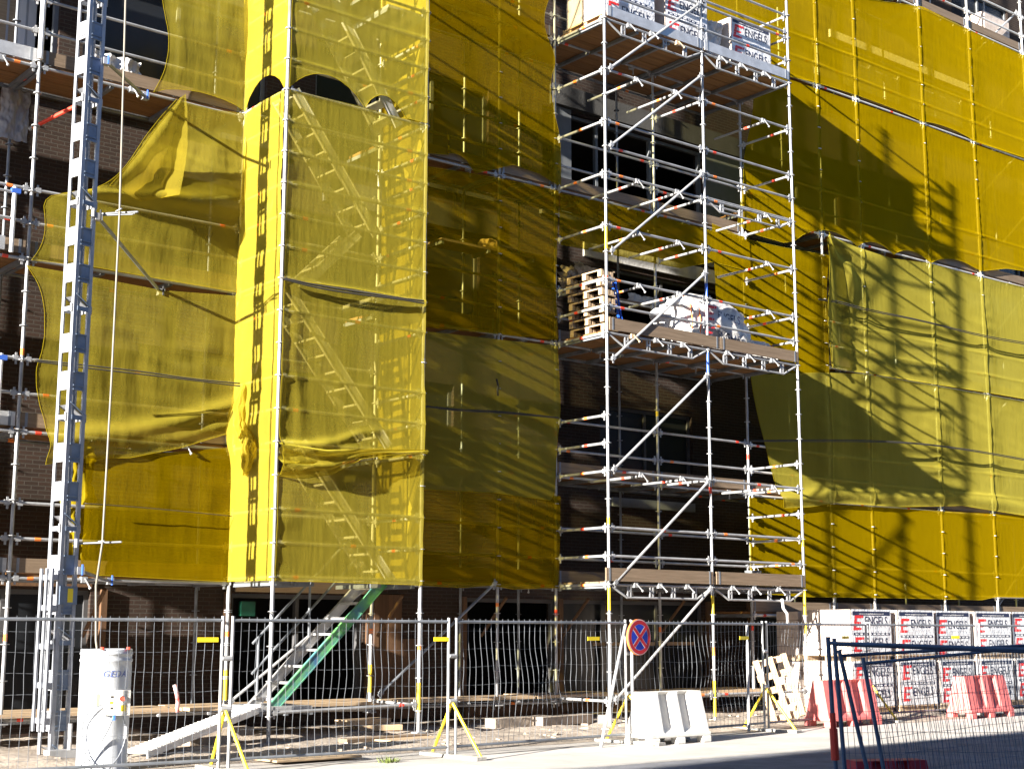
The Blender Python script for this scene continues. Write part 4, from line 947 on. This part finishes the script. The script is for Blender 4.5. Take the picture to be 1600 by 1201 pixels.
b = MB(); b.tube((.02,.32,.12), (.2,.2,.12), .09, STONE, 16); tag(b.build('pipe_piece'), 'short clay pipe piece in the rubble', 'pipe')
wc = gz(607,1190); b = MB()
for i in range(60):
    a = rnd.uniform(0, 2*PI); r = rnd.uniform(.02,.16); p = wc+Vector((math.cos(a)*r, math.sin(a)*r, 0)); t = p+Vector((math.cos(a)*.05, math.sin(a)*.05, rnd.uniform(.03,.09))); sd = Vector((-math.sin(a), math.cos(a), 0))*.012
    b.add([p-sd, p+sd, t], [(0,1,2)], WEED)
tag(b.build('weed'), 'small green weed tuft in the pavement joint', 'plant')

# gate frames at the left decks
for (x, z0, z1, lab_) in ((-10.35,6.98,7.95,'white double post gate at the third deck left of the nets'), (-10.4,4.5,5.5,'white gate post at the second deck left of the nets'), (-10.45,2.42,3.5,'white gate post at the lowest deck left of the drum')):
    o = thing('deck_gate', (x,D-.04,z0), lab_, 'gate', 'landing gates left of the nets')
    b = MB(); b.tube((x,D-.06,z0), (x,D-.06,z1), .032, SIGNW, 10); b.build('post', o)
    b = MB()
    for zz in (z0+.5, z1-.08): b.tube((x-1.8,D-.06,zz), (x,D-.06,zz), .022, STEEL, 8)
    b.build('rail', o)
    b = MB(); b.obox((x-1.8,D-.06,z0+.12), (x-.1,D-.06,z0+.12), .03, .2, ALU); b.build('toe_board', o)
    b = MB(); b.obox((x-.05,D-.06,z1-.06), (x+.08,D-.06,z1-.06), .07, .07, BLUT); b.build('clamp', o)
b = MB(); xg = onY(66,40,D-.1); b.tube((xg.x,D-.1,9.75+.2), (xg.x,D-.1,12.5), .04, SIGNW, 10); tag(b.build('white_pole'), 'thick white pole standing on the top left deck', 'pole')
b = MB(); p, q = onY(52,199,2.2), onY(118,166,1.3); b.tube(p, q, .03, RED, 8); b.tube(p, p.lerp(q,.15), .033, ORANGE, 8); b.tube(p-(q-p).normalized()*.08, p, .034, STEEL, 8); tag(b.build('red_prop'), 'red steel prop slanting under the top left deck', 'prop')

# ------------------------------------------------------------------ the building under work
YB = 3.0; X0, X1, ZT = -17., 27., 23.
bd = thing('brick_building', (0,YB,0), 'dark brown brick building under renovation behind the scaffolds, with open window holes', 'building')
rows = [  # z0, z1, list of (x0, x1, kind)
    (.35, 2.25, [(-15.5,-12.6,'d'), (-12.2,-8.2,'g'), (-5.75,-3.15,'o'), (-.85,1.35,'o'), (1.5,5.5,'g'), (7.2,10.4,'d'), (11.4,14.6,'d'), (15.6,18.8,'d'), (20,23,'d')]),
    (4.55, 6.25, [(-14.6,-11.6,'g'), (-7.6,-5.4,'g'), (-3.6,-1.2,'g'), (2.55,5.25,'g'), (7.9,10.4,'g'), (11.6,14.4,'g'), (15.8,18.6,'g'), (20,23,'g')]),
    (7.6, 9.2, [(-14.4,-10.2,'g'), (-7.4,-5.2,'g'), (-2.6,-.6,'g'), (2.6,6.3,'o'), (8.2,10.6,'g'), (11.8,14.4,'g'), (15.8,18.6,'g'), (20,23,'g')]),
    (10.1, 12.35, [(-13.6,-9.2,'o'), (-8.8,-5.4,'g'), (-4.4,-.4,'g'), (1.0,5.75,'o'), (7.6,10.6,'g'), (11.6,14.4,'g'), (15.8,18.6,'g'), (20,23,'g')]),
    (14.9, 16.2, [(-13.6,-9.2,'o'), (-8.8,-5.4,'g'), (-4.4,-.4,'g'), (1.0,5.75,'g'), (7.6,10.0,'g'), (10.9,13.4,'w'), (13.7,16.2,'w'), (20,23,'g')]),
    (17.4, 19.4, [(-8.8,-5.4,'g'), (1.0,5.75,'g'), (7.6,10.6,'g'), (11.6,14.4,'g'), (15.8,18.6,'g'), (20,23,'g')])]
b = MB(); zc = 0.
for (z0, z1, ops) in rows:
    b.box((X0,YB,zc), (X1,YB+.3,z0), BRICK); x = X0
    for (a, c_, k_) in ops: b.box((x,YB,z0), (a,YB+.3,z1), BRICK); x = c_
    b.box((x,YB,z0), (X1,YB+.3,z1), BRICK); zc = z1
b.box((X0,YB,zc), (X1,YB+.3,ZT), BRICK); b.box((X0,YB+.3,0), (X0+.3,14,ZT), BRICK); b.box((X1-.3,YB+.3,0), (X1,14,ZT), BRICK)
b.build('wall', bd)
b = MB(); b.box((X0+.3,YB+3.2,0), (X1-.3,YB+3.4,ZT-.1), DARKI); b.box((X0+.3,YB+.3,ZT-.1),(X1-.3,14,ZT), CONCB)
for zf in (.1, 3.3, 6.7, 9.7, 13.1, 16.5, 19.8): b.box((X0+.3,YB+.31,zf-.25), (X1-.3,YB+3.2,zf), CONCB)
b.build('inner_floors', bd)
for (z0, z1, ops) in rows:
    for (a, c_, k_) in ops:
        fm_ = FRAMEG if z0 > 9 else (SIGNW if k_ == 'w' else FRAMED)
        if k_ == 'w': fm_ = SIGNW
        f = MB(); t = .07; ya, yb = YB+.08, YB+.17
        f.box((a,ya,z0), (a+t,yb,z1), fm_); f.box((c_-t,ya,z0), (c_,yb,z1), fm_); f.box((a+t,ya,z1-t), (c_-t,yb,z1), fm_); f.box((a+t,ya,z0), (c_-t,yb,z0+t), fm_)
        nm = max(1, int((c_-a)/1.25))
        for i in range(1, nm): xm = a+(c_-a)*i/nm; f.box((xm-.035,ya+.002,z0+t), (xm+.035,yb-.002,z1-t), fm_)
        w_ = f.build('window_frame', bd)
        if k_ != 'o':
            g = MB(); g.box((a+t,YB+.12,z0+t), (c_-t,YB+.13,z1-t), GLASS if k_ != 'w' else mat('pale_blind', (.72,.70,.66), .8)); g.build('pane', w_)
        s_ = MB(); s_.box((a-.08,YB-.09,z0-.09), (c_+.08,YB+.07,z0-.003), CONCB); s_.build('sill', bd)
# concrete lintels, pale protective strips, timber cladding low down
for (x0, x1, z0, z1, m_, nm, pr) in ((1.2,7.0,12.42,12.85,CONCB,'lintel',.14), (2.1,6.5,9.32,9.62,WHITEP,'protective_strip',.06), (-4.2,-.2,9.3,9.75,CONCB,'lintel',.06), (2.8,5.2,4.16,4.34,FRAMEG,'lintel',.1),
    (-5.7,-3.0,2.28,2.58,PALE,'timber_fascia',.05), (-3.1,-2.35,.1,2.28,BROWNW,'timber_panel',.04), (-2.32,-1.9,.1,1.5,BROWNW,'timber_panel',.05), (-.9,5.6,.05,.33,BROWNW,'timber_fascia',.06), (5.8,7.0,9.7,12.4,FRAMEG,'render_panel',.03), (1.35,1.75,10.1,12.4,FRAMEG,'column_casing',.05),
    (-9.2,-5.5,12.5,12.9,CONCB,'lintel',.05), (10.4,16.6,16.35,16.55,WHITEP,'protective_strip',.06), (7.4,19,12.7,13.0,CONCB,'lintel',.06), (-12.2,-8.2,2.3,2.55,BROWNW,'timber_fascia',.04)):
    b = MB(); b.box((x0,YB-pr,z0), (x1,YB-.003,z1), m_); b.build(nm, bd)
for x in (-12.3,-8.0,-5.85,-2.9,-.95,1.42,2.7,5.6,6.9): 
    b = MB(); b.box((x-.05,YB-.07,.34), (x+.05,YB-.003,2.27), BROWNW); b.build('timber_post', bd)
b = MB(); b.box((-5.62,YB-.1,1.88), (-5.36,YB-.003,2.12), GREENS); b.build('green_plate', bd)
for k in range(3):
    b = MB(); b.box((2.4+k*1.05,YB+.1,1.35), (3.2+k*1.05,YB+.115,1.42), PALE); b.build('shelf', bd)
# pale things standing on the left upper floor
for k, px_ in enumerate((38, 8)):
    p = onY(px_, 40, 3.9); b = MB(); b.box((p.x-.16,3.8,9.72), (p.x+.16,4.1,12.2), SIGNW if k == 0 else PALE); b.box((p.x-.02,3.79,9.8), (p.x+.02,3.8,12.1), GREYP)
    tag(b.build('insulation_board', bevel=.01), ['white upright panel inside the top left floor', 'beige upright panel at the very left of the top left floor'][k], 'panel')
deck(fm, .8, 4.4, 1.93, 2.43, 8.24, 2, .045, BOARD); deck(fm, -2.3, -.1, 1.93, 2.43, 8.73, 2, .045, BOARD)
sheet('torn white sheet hanging at the far left under the top deck', Vector((-10.04,2.42,9.42)), .44, .8, 6, m=mat('grey_film', (.30,.30,.32), .5), amp=.05)  # greyer film than the other sheets
lump('paper_sack', 'small tan sack on a deck behind the second shaded net', 'sack', onY(763,386,2.3), (.2,.15,.16), PALE, 7., .3, 3)
lump('brick_heap', 'heap of loose bricks on the deck left of the pallet stack', 'brick heap', (1.37,2.12,8.47), (.5,.24,.3), STONE, 5., .5, 4, 4.)

# ------------------------------------------------------------------ the setting
def ground_mat():
    m, nt, b = new_mat('pavement'); b.inputs['Roughness'].default_value = .9
    tc = nt.nodes.new('ShaderNodeTexCoord')
    br = nt.nodes.new('ShaderNodeTexBrick'); br.inputs['Scale'].default_value = 1; br.inputs['Brick Width'].default_value = 2.4; br.inputs['Row Height'].default_value = 1.2; br.inputs['Mortar Size'].default_value = .008; br.inputs['Mortar Smooth'].default_value = .6
    br.inputs['Color1'].default_value = (.53,.515,.495,1); br.inputs['Color2'].default_value = (.495,.48,.46,1); br.inputs['Mortar'].default_value = (.34,.32,.29,1)
    nt.links.new(tc.outputs['Object'], br.inputs['Vector'])
    n = nt.nodes.new('ShaderNodeTexNoise'); n.inputs['Scale'].default_value = .8; n.inputs['Detail'].default_value = 9; n.inputs['Roughness'].default_value = .7
    nt.links.new(tc.outputs['Object'], n.inputs['Vector'])
    r = nt.nodes.new('ShaderNodeValToRGB'); r.color_ramp.elements[0].position = .3; r.color_ramp.elements[0].color = (.72,.70,.68,1); r.color_ramp.elements[1].position = .7; r.color_ramp.elements[1].color = (1.08,1.06,1.04,1)
    nt.links.new(n.outputs['Fac'], r.inputs['Fac'])
    mx_ = nt.nodes.new('ShaderNodeMixRGB'); mx_.blend_type = 'MULTIPLY'; mx_.inputs['Fac'].default_value = 1
    nt.links.new(br.outputs['Color'], mx_.inputs['Color1']); nt.links.new(r.outputs['Color'], mx_.inputs['Color2']); nt.links.new(mx_.outputs['Color'], b.inputs['Base Color'])
    n2 = nt.nodes.new('ShaderNodeTexNoise'); n2.inputs['Scale'].default_value = 60; n2.inputs['Detail'].default_value = 3; nt.links.new(tc.outputs['Object'], n2.inputs['Vector'])
    bp = nt.nodes.new('ShaderNodeBump'); bp.inputs['Strength'].default_value = .35; bp.inputs['Distance'].default_value = .01
    nt.links.new(n2.outputs['Fac'], bp.inputs['Height']); nt.links.new(bp.outputs['Normal'], b.inputs['Normal']); return m
g = MB(); g.add([(-600,-600,0),(600,-600,0),(600,600,0),(-600,600,0)], [(0,1,2,3)], ground_mat()); tag(g.build('pavement'), None, None, kind='structure')
SHADEGR = mat('shade_toned_ground', (.155, .16, .18), .9, 0, .25, 1.5, .5, 70.)  # foreground shade put into a darker, bluish ground colour
tag(MB().add([(-600,-600,.004),(600,-600,.004),(600,-5.25,.004),(-600,-5.25,.004)], [(0,1,2,3)], SHADEGR).build('road'), None, None, kind='structure')  # unseen road sheet, added to deepen the shade and damp the bounce
tag(MB().box((-600,-5.25,-.1), (600,-5.10,.012), CONC).build('kerb'), None, None, kind='structure')  # unseen kerb, added where the darkened ground begins
def sandz(u, v):
    x, y = -16+24*u, -2.15+5.1*v
    e = min(1, v*6)
    return Vector((x, y+.25*noise.noise(Vector((x*.8,0,3)))*(1-v), .004+e*(.045+.06*noise.noise(Vector((x*1.1,y*1.3,0)))+.025*noise.noise(Vector((x*5,y*5,2))))))
tag(MB().grid(200, 46, sandz, SAND).build('sand', smooth=True), None, None, kind='structure')
# the house across the street that shades the foreground
import_house = thing('brick_house', (-44,-14,0), 'plain brick terrace across the street, out of frame, shading the pavement', 'house', None, .10)
HH = 12.0
b = MB(); b.box((-22,-10,0), (22,.9,HH), BRICKH); b.build('wall', import_house, local=True)
b = MB(); b.box((-22.2,-10.2,HH+.003), (22.2,1.1,HH+.25), CONC); b.build('roof', import_house, local=True)
for i in range(9):
    for zz in (1.2, 4.6, 8.):
        b = MB(); b.box((-20+i*4.6,.9,zz), (-18+i*4.6,.96,zz+2), FRAMED); b.build('window', import_house, local=True)

tr = thing('brick_terrace', (0,-30,0), 'long brick terrace behind the photographer, out of frame, added to cut sky light', 'house')  # unseen row, added to block low sky light
b = MB(); b.box((-30,-12,0), (75,0,15), BRICKH); b.build('wall', tr, local=True)
b = MB(); b.box((-30.3,-12.3,15.003), (75.3,.3,15.3), CONC); b.build('roof', tr, local=True)
for i in range(20):
    for zz in (1.2, 4.8, 8.4, 12.):
        b = MB(); b.box((-28+i*5.1,0,zz), (-25.6+i*5.1,.05,zz+2), FRAMED); b.build('window', tr, local=True)
# ------------------------------------------------------------------ light, sky, camera
sc = bpy.context.scene
sun_dir = Vector((1, .175, -.281)).normalized()          # direction the light travels
sl = bpy.data.lights.new('sun', 'SUN'); sl.energy = 5.0; sl.angle = math.radians(.53); sl.color = (1, .93, .82)
so_ = bpy.data.objects.new('sun', sl); C.objects.link(so_); so_.rotation_euler = sun_dir.to_track_quat('-Z', 'Y').to_euler(); so_.location = (-30,-10,20)
w = bpy.data.worlds.new('World'); sc.world = w; w.use_nodes = True; nt = w.node_tree
sky = nt.nodes.new('ShaderNodeTexSky'); sky.sky_type = 'NISHITA'; sky.sun_disc = False
sky.sun_elevation = math.asin(-sun_dir.z); sky.sun_rotation = math.atan2(-sun_dir.x, -sun_dir.y)
sky.air_density = .55; sky.dust_density = .15; sky.ozone_density = 2.5
nt.links.new(sky.outputs[0], nt.nodes['Background'].inputs['Color']); nt.nodes['Background'].inputs['Strength'].default_value = .05
cd = bpy.data.cameras.new('camera'); cd.sensor_width = 36; cd.lens = 36*F_PX/1600; cd.clip_end = 2000; cd.clip_start = .1
co = bpy.data.objects.new('camera', cd); C.objects.link(co)
co.matrix_world = Matrix.Translation(CAM) @ Matrix((rt, up, -fw)).transposed().to_4x4()
sc.camera = co
sc.view_settings.view_transform = 'Standard'; sc.view_settings.look = 'None'; sc.view_settings.gamma = 1; sc.view_settings.exposure = 2.4
sc.cycles.transparent_max_bounces = 24; sc.cycles.max_bounces = 8; sc.cycles.diffuse_bounces = 3; sc.cycles.use_denoising = True
